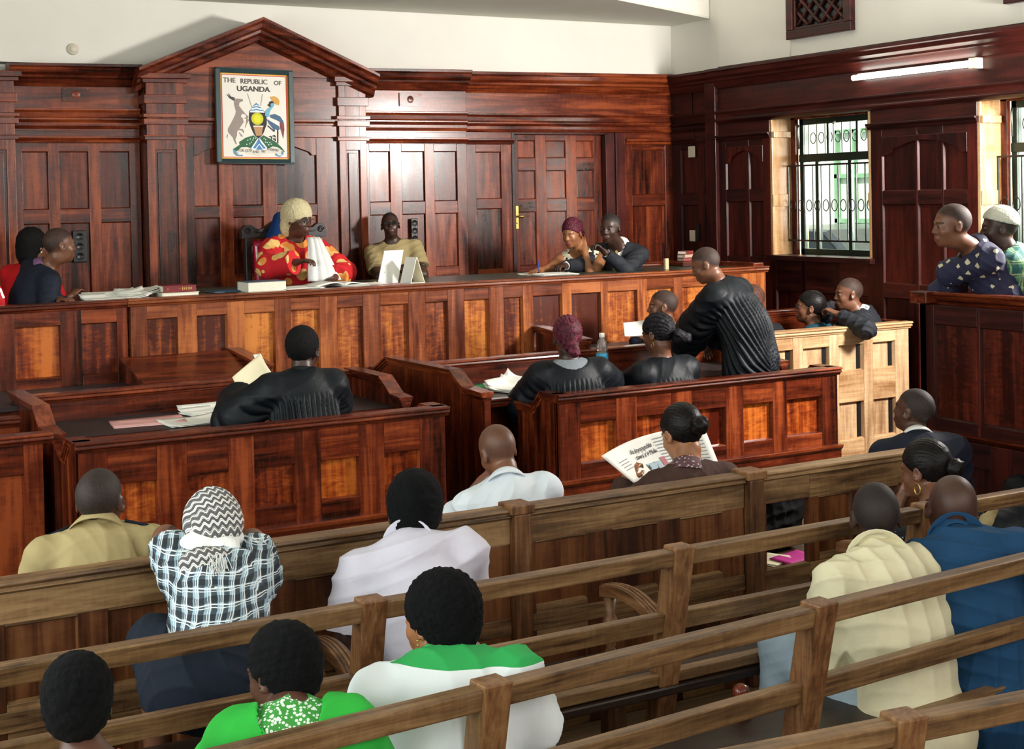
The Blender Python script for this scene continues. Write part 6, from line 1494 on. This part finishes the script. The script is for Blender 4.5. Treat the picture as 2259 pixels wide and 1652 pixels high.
flat('ribbon',[[(395,1370),(470,1300),(560,1295),(640,1330),(745,1345),(860,1325),(950,1280),(1020,1290),(1110,1350),(1080,1400),(1000,1375),(900,1390),(745,1425),(600,1400),(480,1360),(430,1410)]],(226,218,204),layer=5)
flat('ribbon_ends',[[(350,1330),(395,1370),(390,1410),(360,1400)],[(365,1400),(400,1435),(480,1440),(495,1415),(430,1420),(400,1400)],[(1085,1345),(1120,1370),(1110,1410),(1080,1395)],[(985,1390),(1000,1425),(1060,1440),(1100,1420),(1040,1420),(1010,1395)]],(84,150,184),layer=5)
for i,(wd,px,py,ro) in enumerate((('FOR',462,1368,-.05),('GOD',580,1368,.12),('AND',690,1388,.05),('MY',805,1382,-.08),('COUNTRY',950,1352,-.16))):
    text(wd,px,py,40,.85 if i<4 else .7,(60,54,56),r,.0,'motto',ro)
# ---------------------------------------------------------------- light
def area(name,loc,target,sx,sy,power,col=(1,1,1),spread=None):
    l=bpy.data.lights.new(name,'AREA'); l.shape='RECTANGLE'; l.size=sx; l.size_y=sy; l.energy=power; l.color=col
    if spread: l.spread=math.radians(spread)
    o=bpy.data.objects.new(name,l); COL.objects.link(o); o.location=loc
    o.rotation_euler=(Vector(target)-Vector(loc)).to_track_quat('-Z','Y').to_euler(); return o
# studio flash on its stand by the window wall (outside the frame), the main light
area('flash_lamp',(8.0,5.2,3.0),(5.6,10.3,1.9),.6,.6,330,(1,.96,.91))
# daylight through the hall's other windows
for y in (1.1,3.7,6.3): area('left_window_light',(-1.95,y,2.45),(4,y+1.5,1.2),1.3,1.8,72,(.9,1,.95))
for x in (.8,3.8,6.8): area('front_window_light',(x,-1.45,3.1),(x+1.0,6,1.0),1.5,2.3,52,(1,.97,.9))
for (y0,y1,z0,z1),p in ((W1,190),(W2,150),(W3,60)):
    area('window_light',(XR+1.1,y0-.15,2.45),(XR+.1,y1+.1,2.2),1.2,1.2,p,(1,1,.93))
w=bpy.data.worlds.new('world'); sc.world=w; w.use_nodes=True
w.node_tree.nodes['Background'].inputs[0].default_value=(.85,.95,1,1); w.node_tree.nodes['Background'].inputs[1].default_value=1.0
l=bpy.data.lights.new('sun','SUN'); l.energy=5; l.angle=.02; l.color=(1,.96,.86); o=bpy.data.objects.new('sun',l); COL.objects.link(o); o.rotation_euler=Vector((.75,.35,-.8)).to_track_quat('-Z','Y').to_euler()
sc.view_settings.view_transform='Standard'; sc.view_settings.look='None'; sc.view_settings.gamma=1; sc.view_settings.exposure=.28
sc.view_settings.use_curve_mapping=False
sc.cycles.use_denoising=True
try: sc.cycles.denoiser='OPENIMAGEDENOISE'
except Exception: pass
sc.cycles.max_bounces=6; sc.cycles.diffuse_bounces=3; sc.cycles.glossy_bounces=3; sc.cycles.transmission_bounces=4; sc.cycles.transparent_max_bounces=4
sc.cycles.use_adaptive_sampling=True; sc.cycles.adaptive_threshold=.08; sc.cycles.sample_clamp_indirect=6; sc.cycles.caustics_reflective=False; sc.cycles.caustics_refractive=False
